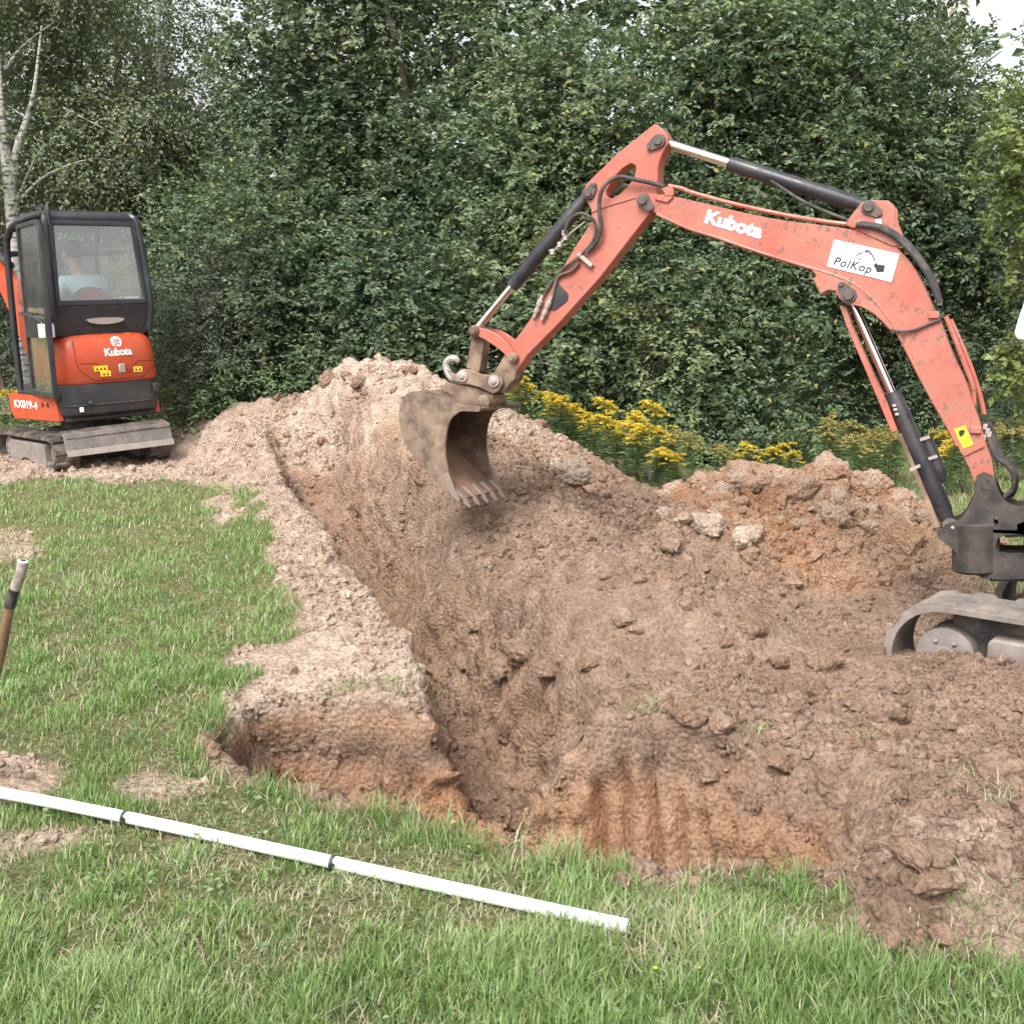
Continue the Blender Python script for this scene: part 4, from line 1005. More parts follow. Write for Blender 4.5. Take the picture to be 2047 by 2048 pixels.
# ================================================================== upper body shared by both machines
def rr_outline(hw, y0, y1, rc, bulge=0.0, n=6):
    """rounded outline in plan: rear edge at y0 (bulging back), front edge at y1"""
    pts = []
    for cx, cyy, a0 in ((-hw + rc, y0 + rc, 180), (hw - rc, y0 + rc, 270), (hw - .03, y1 - .03, 0), (-hw + .03, y1 - .03, 90)):
        rad = rc if cyy < (y0 + y1) / 2 else .03
        for k in range(n + 1):
            a = R(a0 + 90 * k / n); pts.append([cx + math.cos(a) * rad, cyy + math.sin(a) * rad])
        if a0 == 180:
            for k in range(1, 8): pts.append([-hw + rc + (2 * hw - 2 * rc) * k / 8, y0])
    for p in pts:
        if p[1] < y0 + rc + .001 and bulge: p[1] -= bulge * (1 - (p[0] / hw) ** 2)
    return pts
def house(root, Wd, lab, orange, text, small=True):
    """rear at y=0, facing +y; Wd half width"""
    k = Wd / .48
    ring = lambda z, hw, y0, y1, rc, bl: [(x, y, z) for x, y in rr_outline(hw, y0, y1, rc, bl)]
    cw = MB().loft([ring(.50, Wd - .03, .10, 1.0, .10, .03), ring(.53, Wd, .07, 1.0, .12, .05), ring(.66, Wd + .005, .055, 1.0, .12, .055), ring(.80, Wd + .003, .06, 1.0, .12, .055)]).build('counterweight', M['cast_grey'], root, .008, 50)
    MB().loft([ring(.605, Wd + .008, .052, .98, .12, .055), ring(.61, Wd + .01, .05, .98, .12, .057), ring(.618, Wd + .008, .052, .98, .12, .055)]).build('ridge', M['cast_grey'], cw, 0, 50)
    bt = MB()
    bt.lathe((-.25, -.02, .63), (-.25, .05, .63), [(0, .012), (.006, .022), (.07, .022)], 12)
    bt.build('bolt_cap', M['cast_grey'], cw)
    MB().box((.405, .03, .72), (.06, .07, .09)).build('light_recess', M['seat_black'], cw, .012)
    MB().box((-.33, .025, .575), (.035, .02, .045)).build('white_reflector', M['decal_white'], cw, .003)
    hood = MB().loft([ring(.80, Wd - .004, .066, .60, .13, .052), ring(.83, Wd + .012, .05, .60, .13, .056), ring(1.05, Wd + .008, .05, .60, .14, .06), ring(1.17, Wd - .005, .07, .60, .15, .06), ring(1.225, Wd - .03, .105, .60, .15, .05), ring(1.25, Wd - .06, .14, .60, .13, .04)]).build('rear_hood', M[orange], root, .006, 40)
    # panel gap lines on the hood
    gp_ = MB()
    def hy(x, z): return (.05 if z < 1.06 else .05 + (z - 1.05) * .17) - .058 * (1 - (x / Wd) ** 2) + (max(0, abs(x) - Wd + .14) ** 2) * 2.6
    def line(pts, w=.004):
        for (x0, z0), (x1, z1) in zip(pts, pts[1:]):
            for s in range(4):
                xa, za, xb, zb = x0 + (x1 - x0) * s / 4, z0 + (z1 - z0) * s / 4, x0 + (x1 - x0) * (s + 1) / 4, z0 + (z1 - z0) * (s + 1) / 4
                gp_.bar((xa, hy(xa, za) - .001, za), (xb, hy(xb, zb) - .001, zb), w, .006, up=(0, 1, 0))
    line([(-.34, 1.2), (-.335, 1.0), (-.31, .93), (-.20, .83), (.28, .83), (.36, .9), (.45, .93)])
    line([(-.31, .99), (-.16, .985), (-.12, .95)]); line([(.20, .95), (.24, .985), (.42, .975)])
    gp_.build('panel_gap', M['seat_black'], hood, 0)
    place_text('lettering', 'Kubota', .092, M['decal_white'], hood, Matrix.Translation((.055, hy(.055, 1.075) - .003, 1.075)) @ Matrix.Rotation(R(90), 4, 'X'), bold=.004, spacing=.95, extrude=.004)
    em = MB(); em.lathe((.055, hy(.055, 1.165) - .008, 1.165), (.055, .06, 1.165), [(0, .050), (.003, .052), (.05, .052)], 26); emo = em.build('emblem', M['decal_white'], hood)
    e2 = MB()
    for dx, dz, w, h_, an in ((-.018, .004, .03, .008, 0.5), (.012, .012, .03, .008, -.6), (-.006, -.016, .034, .008, -.3), (.022, -.012, .02, .008, .9), (-.006, .024, .03, .006, .1)):
        e2.box((.055 + dx, hy(.055, 1.165) - .0085, 1.165 + dz), (w, .002, h_), Matrix.Rotation(an, 3, 'Y'))
    e2.build('emblem_mark', M[orange], emo)
    lk = MB().box((.075, hy(.075, .925) - .004, .925), (.065, .02, .085)).build('hood_latch', M['steel'], hood, .01)
    MB().box((.145, hy(.145, .905) - .003, .905), (.03, .014, .04)).build('key_cover', M['seat_red'], hood, .006)
    for x, z, w in ((-.125, .935, .13), (-.085, .885, .10), (.235, .905, .085)):
        y_ = hy(x, z) - .004
        l_ = MB().box((x, y_, z), (w, .006, .05)).build('warning_label', M['yellow'], hood, .002)
        t_ = MB(); n_ = int(w / .04)
        for i in range(n_):
            xx = x + (i - (n_ - 1) / 2) * .036
            t_.plate([(xx - .012, z - .012), (xx + .012, z - .012), (xx, z + .012)], y_ - .0045, y_ - .0032)
        t_.build('pictogram', M['decal_black'], l_)
    MB().box((.19, .10, 1.238), (.10, .012, .012)).build('yellow_label', M['yellow'], hood, .002)
    # black rear panel below the window, curved inwards, with a grey oval vent
    pn = MB().loft([ring(1.235, Wd - .02, .12, .5, .06, .02), ring(1.27, Wd - .008, .11, .5, .06, .02), ring(1.38, Wd - .008, .105, .5, .05, .01), ring(1.44, Wd + .002, .085, .5, .04, 0), ring(1.505, Wd + .004, .075, .5, .03, 0)]).build('rear_panel', M['cab_black'], root, .004, 40)
    ov = [(math.cos(a) * .175, 1.375 + (math.sin(a) * .042 if math.sin(a) < 0 else math.sin(a) * .018)) for a in np.linspace(0, 2 * math.pi, 28, endpoint=False)]
    MB().plate(ov, .055, .12).build('rear_vent', M['steel'], pn, .003)
    rv = MB()
    for i in range(8): rv.lathe((-.36 + i * .1, .08, 1.30), (-.36 + i * .1, .12, 1.30), [(0, .004), (.003, .008), (.04, .008)], 8)
    rv.build('rivets', M['cast_grey'], pn)
    return hood
def cab(root, Wd, wtop, yb, yf, z0, z1, zg, open_door=True):
    """cab frame, glazing, roof; yb rear, yf front; Wd half width"""
    C_ = empty('cab'); C_.parent = root
    bl = M['cab_black']
    wt = wtop
    P_ = lambda x, y, z: Vector((x, y, z))
    xt = lambda z: Wd + (wt - Wd) * (z - 1.5) / (z1 - 1.5)
    rear_t = yb + .05
    for s in (-1, 1):
        MB().tube(spline([P_(s * (Wd - .03), yb + .03, 1.26), P_(s * (Wd - .012), yb + .015, 1.36), P_(s * Wd, yb, 1.5), P_(s * (Wd - .01), yb + .012, 1.8), P_(s * (wt - .008), yb + .045, z1 - .14), P_(s * (wt - .03), yb + .075, z1 - .06), P_(s * (wt - .06), yb + .16, z1 - .03)], 6), .034, 10).build('rear_post', bl, C_)
        MB().tube(spline([P_(s * (Wd - .0), yf - .03, z0), P_(s * (Wd - .005), yf - .02, 1.2), P_(s * (wt + .005), yf - .03, z1 - .34), P_(s * (wt - .005), yf - .09, z1 - .17), P_(s * (wt - .02), yf - .22, z1 - .085), P_(s * (wt - .03), yb + .5, z1 - .05), P_(s * (wt - .045), yb + .14, z1 - .035)], 6), .032, 10).build('side_frame', bl, C_)
        MB().bar(P_(s * Wd, yb + .03, z0), P_(s * Wd, yf - .03, z0), .06, .07).build('sill', bl, C_, .01)
    for z_, y_, xx in ((z0, yf - .03, Wd), (z1 - .34, yf - .03, wt)):
        MB().bar(P_(-xx, y_, z_), P_(xx, y_, z_), .05, .05).build('front_rail', bl, C_, .01)
    rp = [(yb + .06, z1 - .11), (yb + .055, z1 - .06), (yb + .09, z1 - .022), (yb + .17, z1), (yf - .35, z1 - .01), (yf - .18, z1 - .06), (yf - .10, z1 - .13), (yf - .13, z1 - .15), (yf - .22, z1 - .10), (yf - .36, z1 - .05), (yb + .17, z1 - .045), (yb + .1, z1 - .07)]
    MB().plate(rp, -wt + .015, wt - .015, fn=lambda a, y, b: (y, a, b)).build('roof', bl, C_, .014, 50, 3)
    # rear window
    zt, zb = z1 - .135, 1.535
    fr = [(-Wd + .03, zb - .03), (Wd - .03, zb - .03), (wt - .03, zt + .035), (-wt + .03, zt + .035)]
    hl = [(-Wd + .075, zb + .02), (Wd - .075, zb + .02), (wt - .075, zt - .01), (-wt + .075, zt - .01)]
    f_ = lambda a, y, b: (a, y + (b - 1.5) * .055, b)
    wn_ = MB().plate(fr, yb - .018, yb + .03, [hl], fn=f_).build('rear_window', bl, C_, .01)
    MB().plate(hl, yb - .006, yb - .001, fn=f_).build('pane', M['glass'], wn_)
    # right side glazing and mid rail, front windscreen
    sd = [(yb + .06, 1.54), (yf - .07, 1.54), (yf - .09, z1 - .36), (yf - .24, z1 - .14), (yb + .12, z1 - .10)]
    MB().plate(sd, Wd - .03, Wd - .025, fn=lambda a, y, b: (y - (b - 1.5) * (Wd - wt) / (z1 - 1.5), a, b)).build('side_pane', M['glass'], C_)
    MB().bar(P_(Wd - .01, yb + .05, 1.52), P_(Wd - .01, yf - .04, 1.52), .05, .05).build('side_rail', bl, C_, .008)
    MB().plate([(yb + .05, z0), (yf - .05, z0), (yf - .05, 1.5), (yb + .05, 1.5)], Wd - .03, Wd - .015, fn=lambda a, y, b: (y, a, b)).build('side_panel', bl, C_, .003)
    ws = [(-Wd + .04, z0 + .05), (Wd - .04, z0 + .05), (wt - .04, z1 - .36), (-wt + .04, z1 - .36)]
    MB().plate(ws, yf - .035, yf - .03).build('windscreen', M['glass'], C_)
    # rear quarter glass on the left side, behind the door opening
    qd = [(yb + .05, 1.54), (yb + .20, 1.54), (yb + .22, z1 - .14), (yb + .11, z1 - .14)]
    MB().plate(qd, -Wd + .005, -Wd + .01, fn=lambda a, y, b: (y + (b - 1.5) * (Wd - wt) / (z1 - 1.5), a, b)).build('side_pane', M['glass'], C_)
    MB().bar(P_(-Wd + .005, yb + .22, z0), P_(-wt + .01, yb + .24, z1 - .08), .045, .04).build('door_post', bl, C_, .008)
    # door
    if open_door:
        hx, hy_, ex, ey = -Wd - .012, yb + .62, -Wd - .10, yb - .13
    else:
        hx, hy_, ex, ey = -Wd - .012, yf - .06, -Wd - .012, yb + .25
    L_ = math.hypot(ex - hx, ey - hy_); ux, uy = (ex - hx) / L_, (ey - hy_) / L_
    lean = (Wd - wt) / (z1 - 1.5)
    fn = lambda a, y, b: (hx + ux * a - uy * y + (b - 1.5) * lean * (1 if b > 1.5 else .3), hy_ + uy * a + ux * y, b)
    zB, zT = z0 + .0, z1 - .10
    dol = [(0, zB), (L_, zB), (L_, zT - .16), (L_ - .02, zT - .06), (L_ - .10, zT), (0, zT)]
    h1 = [(.045, zB + .05), (L_ - .04, zB + .05), (L_ - .04, 1.235), (.045, 1.235)]
    h2 = [(.045, 1.44), (.20, 1.415), (L_ - .14, 1.41), (L_ - .04, 1.37), (L_ - .04, zT - .17), (L_ - .06, zT - .08), (L_ - .12, zT - .04), (.045, zT - .04)]
    door = MB().plate(dol, -.02, .02, [h1, h2], fn=fn).build('door', bl, C_, .006)
    MB().plate(h1, -.003, .003, fn=fn).plate(h2, -.003, .003, fn=fn).build('pane', M['glass'], door)
    MB().plate([(L_ - .16, 1.235), (L_ - .03, 1.235), (L_ - .03, 1.345), (L_ - .05, 1.36), (L_ - .16, 1.36)], .02, .055, fn=fn).plate([(L_ - .16, 1.235), (L_ - .03, 1.235), (L_ - .03, 1.345), (L_ - .05, 1.36), (L_ - .16, 1.36)], -.055, -.02, fn=fn).build('door_latch', M['white'], door, .008)
    gr = spline([fn(.03, -.03, 1.47), fn(.06, -.05, 1.455), fn(L_ * .5, -.055, 1.44), fn(L_ - .10, -.05, 1.385), fn(L_ - .05, -.03, 1.34)], 6)
    MB().tube(gr, .012, 8).build('grab_handle', bl, door)
    gr = spline([fn(.03, .03, 1.47), fn(.06, .05, 1.455), fn(L_ * .5, .055, 1.44), fn(L_ - .10, .05, 1.385), fn(L_ - .05, .03, 1.34)], 6)
    MB().tube(gr, .012, 8).build('grab_handle', bl, door)
    return C_

# ================================================================== SMALLER EXCAVATOR WITH DRIVER (left)
YAW = R(44)
lo = at(248, 931, 10.1)
LZ = float(ground_z(lo[0], lo[1] + .4)[0])
lo = at(248, 931, 10.1)
Ml = Matrix.Translation((lo[0], lo[1], float(lo[2]) - .02)) @ Matrix.Rotation(R(-2.2), 4, 'Y') @ Matrix.Rotation(YAW, 4, 'Z') @ Matrix.Scale(.98, 4)
small = tag(empty('excavator', Ml), 'smaller clean orange excavator with black cab, seen from behind with its door open', 'excavator', 'two orange mini excavators')
house(small, .47, None, 'orange_new', True)
cab(small, .465, .435, .09, 1.10, .70, 2.36, None)
track(small, .0, 1.46, -.62, -.39, .0, .36, 'rubber', .022, 26, axis_x=False)
track(small, .0, 1.46, .28, .51, .0, .36, 'rubber', .022, 26, axis_x=False)
MB().box((0, .72, .28), (.56, .6, .16)).lathe((0, .72, .34), (0, .72, .50), [(0, .24), (.16, .24)], 24).build('car_body', M['frame_dark'], small, .015)
MB().loft([[(x, y, z) for x, y in rr_outline(.45, .12, 1.25, .1, .02)] for z in (.46, .60)]).build('platform', M['cast_grey'], small, .01)
# blade at the rear
bp = [(-.215, .20), (-.17, .385), (-.15, .38), (-.195, .20)]
blade = MB().plate(bp, -.51, .51, fn=lambda a, y, b: (y - .06, a + .08, b)).build('dozer_blade', M['blade'], small, .004)
MB().plate([(-.235, .18), (-.222, .235), (-.214, .235), (-.222, .18)], -.51, .51, fn=lambda a, y, b: (y - .06, a + .08, b)).build('cutting_edge', M['steel'], blade, .002)
MB().plate([(-.19, .345), (-.13, .385), (-.04, .41), (.0, .40), (-.1, .37), (-.17, .335)], -.50, .51, fn=lambda a, y, b: (y - .06, a + .08, b + .012 * math.sin(y * 17))).build('mud_cake', M['rubber'], blade, .006)
MB().bar((-.26, -.09, .28), (-.26, .45, .26), .07, .09).bar((.14, -.09, .28), (.14, .45, .26), .07, .09).build('blade_arm', M['frame_dark'], blade, .006)
# orange skirt under the door, with the model number
sk = [(.16, .47), (1.22, .45), (1.32, .52), (1.34, .70), (.20, .70)]
skirt = MB().plate(sk, -.50, -.44, fn=lambda a, y, b: (y, a, b)).build('side_skirt', M['orange_new'], small, .012)
MB().plate(sk, .44, .50, fn=lambda a, y, b: (y, a, b)).build('side_skirt', M['orange_new'], small, .012)
Mt = Matrix.Translation((-.503, .90, .60)) @ Matrix.Rotation(R(-90), 4, 'Z') @ Matrix.Rotation(R(90), 4, 'X')
place_text('lettering', 'KX019-4', .105, M['decal_white'], skirt, Mt @ Matrix.Scale(1.45, 4, (1, 0, 0)), bold=.002, spacing=1.05)
hs = MB()
for y_ in (.36, .48): hs.lathe((-.508, y_, .62), (-.49, y_, .62), [(0, .02), (.018, .022)], 12)
hs.build('bolt_hole', M['seat_black'], skirt)
MB().box((-.475, .20, 1.06), (.02, .09, .12)).build('warning_label', M['yellow'], small, .003)
MB().box((-.482, .215, .93), (.012, .05, .11)).build('side_vent', M['seat_black'], small, .004)
# antenna post and work lamp on the roof
MB().tube([(-.40, .12, 2.22), (-.40, .11, 2.30)], .014, 8).lathe((-.40, .11, 2.29), (-.40, .11, 2.40), [(0, .013), (.03, .02), (.08, .02), (.11, .008)], 12).build('beacon_socket', M['cast_grey'], small)
MB().tube([(-.41, .13, 2.37), (-.52, .5, 2.40), (-.44, .56, 2.48)], .005, 6).build('aerial', M['cab_black'], small)
# seat
seat = MB()
sx = -.02
MB().box((sx, .52, 1.02), (.46, .44, .12)).build('seat_base', M['seat_black'], small, .04, 50, 4)
sb_ = [(sx + math.cos(a) * .22, 1.36 + math.sin(a) * .32) for a in np.linspace(0, 2 * math.pi, 32, endpoint=False)]
sb_ = [(x, max(z, 1.06)) for x, z in sb_]
sbk = MB().plate(sb_, .26, .36).build('seat_back', M['seat_black'], small, .03, 50, 3)
MB().plate([(sx - .10, 1.25), (sx + .17, 1.25), (sx + .16, 1.58), (sx + .10, 1.665), (sx - .02, 1.68), (sx - .12, 1.64)], .245, .262).build('red_seat_panel', M['seat_red'], sbk, .006)
# front: swing bracket, boom, arm, bucket
MB().box((0, 1.36, .60), (.22, .34, .34)).build('swing_bracket', M['bracket'], small, .03)
bprof = smooth2([(1.38, .70), (1.60, 1.05), (1.95, 1.50), (2.25, 1.85), (2.55, 2.05), (2.9, 2.05), (3.25, 1.9)], 4) + smooth2([(3.22, 1.80), (2.9, 1.90), (2.62, 1.88), (2.42, 1.72), (2.12, 1.36), (1.82, .98), (1.52, .58)], 4)
MB().plate(bprof, -.07, .07, fn=lambda a, y, b: (y, a, b)).build('boom', M['orange_new'], small, .008)
MB().plate([(3.0, 2.12), (3.2, 2.2), (3.34, 1.9), (3.55, 1.0), (3.42, .95), (3.18, 1.78)], -.055, .055, fn=lambda a, y, b: (y, a, b)).build('arm', M['orange_new'], small, .008)
bk = smooth2([(3.6, .98), (3.75, .7), (3.65, .42), (3.35, .30)], 5)
MB().plate(bk + list(reversed([(a - .02, b + .02) for a, b in bk])), -.22, .22, fn=lambda a, y, b: (y, a, b)).plate(bk, -.225, -.21, fn=lambda a, y, b: (y, a, b)).plate(bk, .21, .225, fn=lambda a, y, b: (y, a, b)).build('bucket', M['mud_steel'], small, .004)
MB().lathe((0, 1.62, .62), (0, 2.05, 1.2), [(0, .045), (.5, .045)], 14).lathe((0, 2.0, 1.14), (0, 2.3, 1.55), [(0, .022), (.5, .022)], 12).build('boom_cylinder', M['cyl_black'], small)
MB().lathe((0, 2.2, 1.96), (0, 2.8, 2.22), [(0, .04), (.62, .04)], 14).lathe((0, 2.75, 2.2), (0, 3.1, 2.15), [(0, .02), (.36, .02)], 12).build('arm_cylinder', M['cyl_black'], small)
for s in (-.05, .03): MB().tube(spline([(s, 1.36, .85), (s, 1.30, 1.15), (s, 1.55, 1.3), (s, 1.95, 1.6)], 6), .012, 8).build('hose', M['hose'], small)
# controls inside the cab
MB().box((0, 1.0, .86), (.3, .10, .35)).tube([(-.22, .72, .95), (-.22, .80, 1.30)], .012, 8).tube([(.22, .72, .95), (.22, .80, 1.30)], .012, 8).build('control_levers', M['seat_black'], small, .005)
MB().box((.30, .12, 1.565), (.12, .05, .02)).build('rear_tray', M['white'], small, .005)

# bigger machine's upper body stands beyond the frame; only its mirror reaches in
Mh = Mx @ Matrix.Translation((ta + 1.98, -.0, TZ + .0)) @ Matrix.Rotation(R(90), 4, 'Z') @ Matrix.Scale(1.22, 4)
hb = empty('upper_body'); hb.parent = big; hb.matrix_local = Mx.inverted() @ Mh
house(hb, .55, None, 'orange_old', False)
MB().loft([[(x, y, z) for x, y in rr_outline(.53, .12, 1.0, .1, .02)] for z in (.42, .52)]).build('platform', M['cast_grey'], hb, .01)
mp_ = [pl(2027, 668, .42), pl(2036, 636, .42), pl(2047, 606, .42), pl(2072, 545, .42), pl(2150, 545, .42), pl(2150, 690, .42), pl(2034, 680, .42)]
mir = MB().plate(mp_, -.45, -.39).build('mirror', M['white'], big, .012, 50, 3)
MB().tube([(mp_[2][0], -.42, mp_[2][1]), (mp_[2][0] + .25, -.42, mp_[2][1] + .02)], .012, 8).build('mirror_arm', M['cab_black'], mir)

# ================================================================== driver
def skin_obj(name, joints, edges, mat, parent, sub=2, root=0):
    """joints: (x,y,z,r)"""
    me = bpy.data.meshes.new(name); me.from_pydata([j[:3] for j in joints], edges, []); me.update()
    me.materials.append(mat)
    o = link(name, me, parent)
    o.modifiers.new('skin', 'SKIN').use_smooth_shade = True
    if not me.skin_vertices: me.skin_vertices.new() if hasattr(me.skin_vertices, 'new') else None
    sv = me.skin_vertices[0].data
    for i, j in enumerate(joints):
        r = j[3]; sv[i].radius = r if isinstance(r, tuple) else (r, r); sv[i].use_root = (i == root)
    s = o.modifiers.new('subsurf', 'SUBSURF'); s.levels = s.render_levels = sub
    return o
px0, py0 = .045, .44
person = tag(empty('person', Ml @ Matrix.Translation((px0, py0, 1.24))), 'person in a pale blue shirt sitting in the small excavator cab, seen from behind', 'person')
J = [(0, 0, .05, .10), (-.01, .02, .25, .105), (-.03, .05, .44, .11), (-.055, .075, .56, .06), (-.075, .09, .635, .055), (-.08, .10, .72, .082), (-.08, .10, .80, .078), (-.08, .10, .86, .05),
     (-.20, .06, .50, .058), (-.27, .14, .28, .043), (-.25, .34, .22, .034), (-.24, .42, .23, .032), (.13, .06, .49, .058), (.22, .14, .28, .043), (.26, .32, .22, .034), (.28, .42, .23, .032),
     (-.10, .14, .03, .085), (-.13, .44, .02, .06), (-.13, .50, -.30, .045), (-.13, .60, -.36, .04), (.10, .14, .03, .085), (.13, .44, .02, .06), (.13, .50, -.30, .045), (.13, .60, -.36, .04)]
Eg = [(0, 1), (1, 2), (2, 3), (3, 4), (4, 5), (5, 6), (6, 7), (2, 8), (8, 9), (9, 10), (10, 11), (2, 12), (12, 13), (13, 14), (14, 15), (0, 16), (16, 17), (17, 18), (18, 19), (0, 20), (20, 21), (21, 22), (22, 23)]
body = skin_obj('body', J, Eg, M['skin'], person)
skin_obj('shirt', [(0, 0, .04, (.15, .12)), (-.01, .02, .25, (.155, .125)), (-.03, .05, .43, (.15, .125)), (-.05, .07, .525, .072), (-.21, .06, .49, .078), (-.275, .125, .31, .066), (.145, .06, .48, .078), (.225, .125, .31, .066)], [(0, 1), (1, 2), (2, 3), (2, 4), (4, 5), (2, 6), (6, 7)], M['shirt'], person)
skin_obj('trousers', [(0, .02, .0, .135), (-.10, .14, .03, .10), (-.13, .44, .02, .075), (-.13, .50, -.28, .058), (.10, .14, .03, .10), (.13, .44, .02, .075), (.13, .50, -.28, .058)], [(0, 1), (1, 2), (2, 3), (0, 4), (4, 5), (5, 6)], M['trousers'], person)
HV, HF = ico(4)
hv = HV * np.array([.083, .098, .108]); kp = hv[:, 1] < .05
hv = hv * (1 + .03 * vnoise(hv, .02, 5))[:, None]
hv[:, 2] = np.maximum(hv[:, 2], np.where(hv[:, 1] < .02, -.06, .035)); hv += np.array([-.08, .092, .775])
link('hair', mesh_np('hair', hv, HF, M['hair'], True), person)
fc = MB()
for s in (-1, 1):
    fc.lathe((-.08 + s * .078, .10, .74), (-.08 + s * .092, .095, .745), [(0, .022), (.014, .026)], 10)
fc.lathe((-.08, .175, .735), (-.08, .205, .72), [(0, .016), (.03, .009)], 8)
fc.build('ears_and_nose', M['skin'], person)
hn = MB()
for cx in (-.24, .28):
    for kf in range(4): hn.tube([(cx - .03 + kf * .02, .43, .245), (cx - .03 + kf * .02, .475, .255), (cx - .03 + kf * .02, .485, .225)], [.010, .0095, .007], 8)
    hn.tube([(cx - .035, .42, .225), (cx - .045, .45, .215), (cx - .02, .475, .215)], [.011, .010, .008], 8)
hn.build('fingers', M['skin'], person)
# ================================================================== SMALL THINGS ON THE GROUND
a0, a1 = on_ground(-330, 1530, .045), on_ground(1256, 1852, .035)
def pipe_pt(t):
    p = a0 * (1 - t) + a1 * t
    return Vector((p[0], p[1] + .035 * math.sin(t * math.pi), p[2] + .006 * math.sin(t * 6)))
pr_ = 0.019
pipe = MB().tube([pipe_pt(t) for t in np.linspace(0, 1, 40)], pr_, 20, cap=False).tube([pipe_pt(t) for t in np.linspace(1, 0, 40)], pr_ - .003, 20, cap=False)
nv_ = len(pipe.v) // 2
n_ = 20
rim = [(39 * n_ + k, 39 * n_ + (k + 1) % n_, nv_ + (n_ - k - 1) % n_, nv_ + (n_ - k) % n_) for k in range(n_)]
pipe_o = pipe.build('white_pipe', M['white_pvc'])
tag(pipe_o, 'long white plastic pipe lying across the grass in front of the pit', 'pipe')
for t_px in (250, 668):
    # strap where it shows along the pipe
    best = min(np.linspace(0, 1, 400), key=lambda t: abs((lambda P_: 1023.5 + FPX * (P_[0]) / ((np.array(P_) - _C) @ _fw))(tuple(pipe_pt(t))) - t_px))
    c_, d_ = pipe_pt(best), (pipe_pt(best + .01) - pipe_pt(best)).normalized()
    MB().lathe(c_ - d_ * .006, c_ + d_ * .006, [(0, pr_ + .0005), (.0005, pr_ + .003), (.0115, pr_ + .003), (.012, pr_ + .0005)], 20).box(c_ + Vector((0, -pr_ - .003, 0)), (.014, .008, .016)).build('black_strap', M['tape'], pipe_o)
# tool handle at the left edge
hp_ = [at(46, 1122, 3.55), at(40, 1150, 3.55), at(24, 1195, 3.56), at(14, 1240, 3.57), at(-6, 1340, 3.6), at(-60, 1640, 3.62)]
hp_[-1][2] = float(ground_z(hp_[-1][0], hp_[-1][1])[0]) + .01
sp_ = spline([Vector(p) for p in hp_], 8)
th_ = MB().tube(sp_[14:], .0165, 14).build('tool_handle', M['tool'])
tag(th_, 'bent brown metal tool handle with black tape, standing upright at the left edge', 'tool handle')
MB().tube(sp_[:15], [.0175] * 15, 14, cap=False).build('worn_tip', M['tool_tip'], th_)
MB().tube(sp_[13:21], .0182, 14).build('tape_band', M['tape'], th_)
d_ = (sp_[0] - sp_[1]).normalized()
MB().lathe(sp_[0] - d_ * .004, sp_[0] + d_ * .002, [(0, .0172), (.003, .0185), (.006, .016)], 14).build('tip_rim', M['white'], th_)
MB().lathe(sp_[0] + d_ * .0005, sp_[0] + d_ * .003, [(0, .010), (.0025, .010)], 12).build('tip_hole', M['seat_black'], th_)
# thin fence
posts = []
for px, py, Y in ((1297, 868, 10.3), (1655, 862, 10.6), (2024, 858, 10.2), (2330, 850, 10.0), (960, 850, 11.2)):
    p = at(px, py, Y); g = float(ground_z(p[0], p[1])[0])
    o = MB().tube([(p[0] + .02, p[1], g - .02), (p[0], p[1], p[2])], .014, 8).build('fence_post', M['post'])
    posts.append((p, o))
for (p, o), lb in zip(posts, ('thin pale post among the yellow goldenrod, left of the clay heap', 'thin pale post among the tall faded goldenrod behind the clay heap', 'thin blue-grey post at the right edge behind the boom foot', 'thin grey post beyond the boom foot of the larger excavator', 'thin grey post hidden behind the long soil heap')):
    tag(o, lb, 'fence post', 'thin posts of the wire fence')
ps = sorted([p for p, o in posts], key=lambda p: p[0])
wm = MB()
for dz in (.04, .22):
    pts = []
    for a_, b_ in zip(ps, ps[1:]):
        for t in np.linspace(0, 1, 6)[:-1]:
            w_ = a_ * (1 - t) + b_ * t; pts.append((w_[0], w_[1], w_[2] - dz - .05 * math.sin(math.pi * t)))
    pts.append((ps[-1][0], ps[-1][1], ps[-1][2] - dz)); wm.tube(pts, .0022, 5)
tag(wm.build('fence_wire', M['wire']), 'slack wires strung between the thin pale posts', 'wire')

# ================================================================== LEAVES
def leaf_material(name, stops, trans=.3, rough=.5):
    m = bpy.data.materials.new(name); m.use_nodes = True; nt = m.node_tree; b = nt.nodes['Principled BSDF']
    a = nt.nodes.new('ShaderNodeAttribute'); a.attribute_name = 'tint'
    c = ramp(nt, a.outputs['Fac'], stops)
    nt.links.new(c, b.inputs['Base Color']); b.inputs['Roughness'].default_value = rough; b.inputs['Specular IOR Level'].default_value = .5
    t = nt.nodes.new('ShaderNodeBsdfTranslucent'); nt.links.new(mixc(nt, .5, c, (.22, .33, .10), 'MIX'), t.inputs[0])
    mx = nt.nodes.new('ShaderNodeMixShader'); mx.inputs[0].default_value = trans
    nt.links.new(b.outputs[0], mx.inputs[1]); nt.links.new(t.outputs[0], mx.inputs[2])
    nt.links.new(mx.outputs[0], nt.nodes['Material Output'].inputs['Surface']); return m
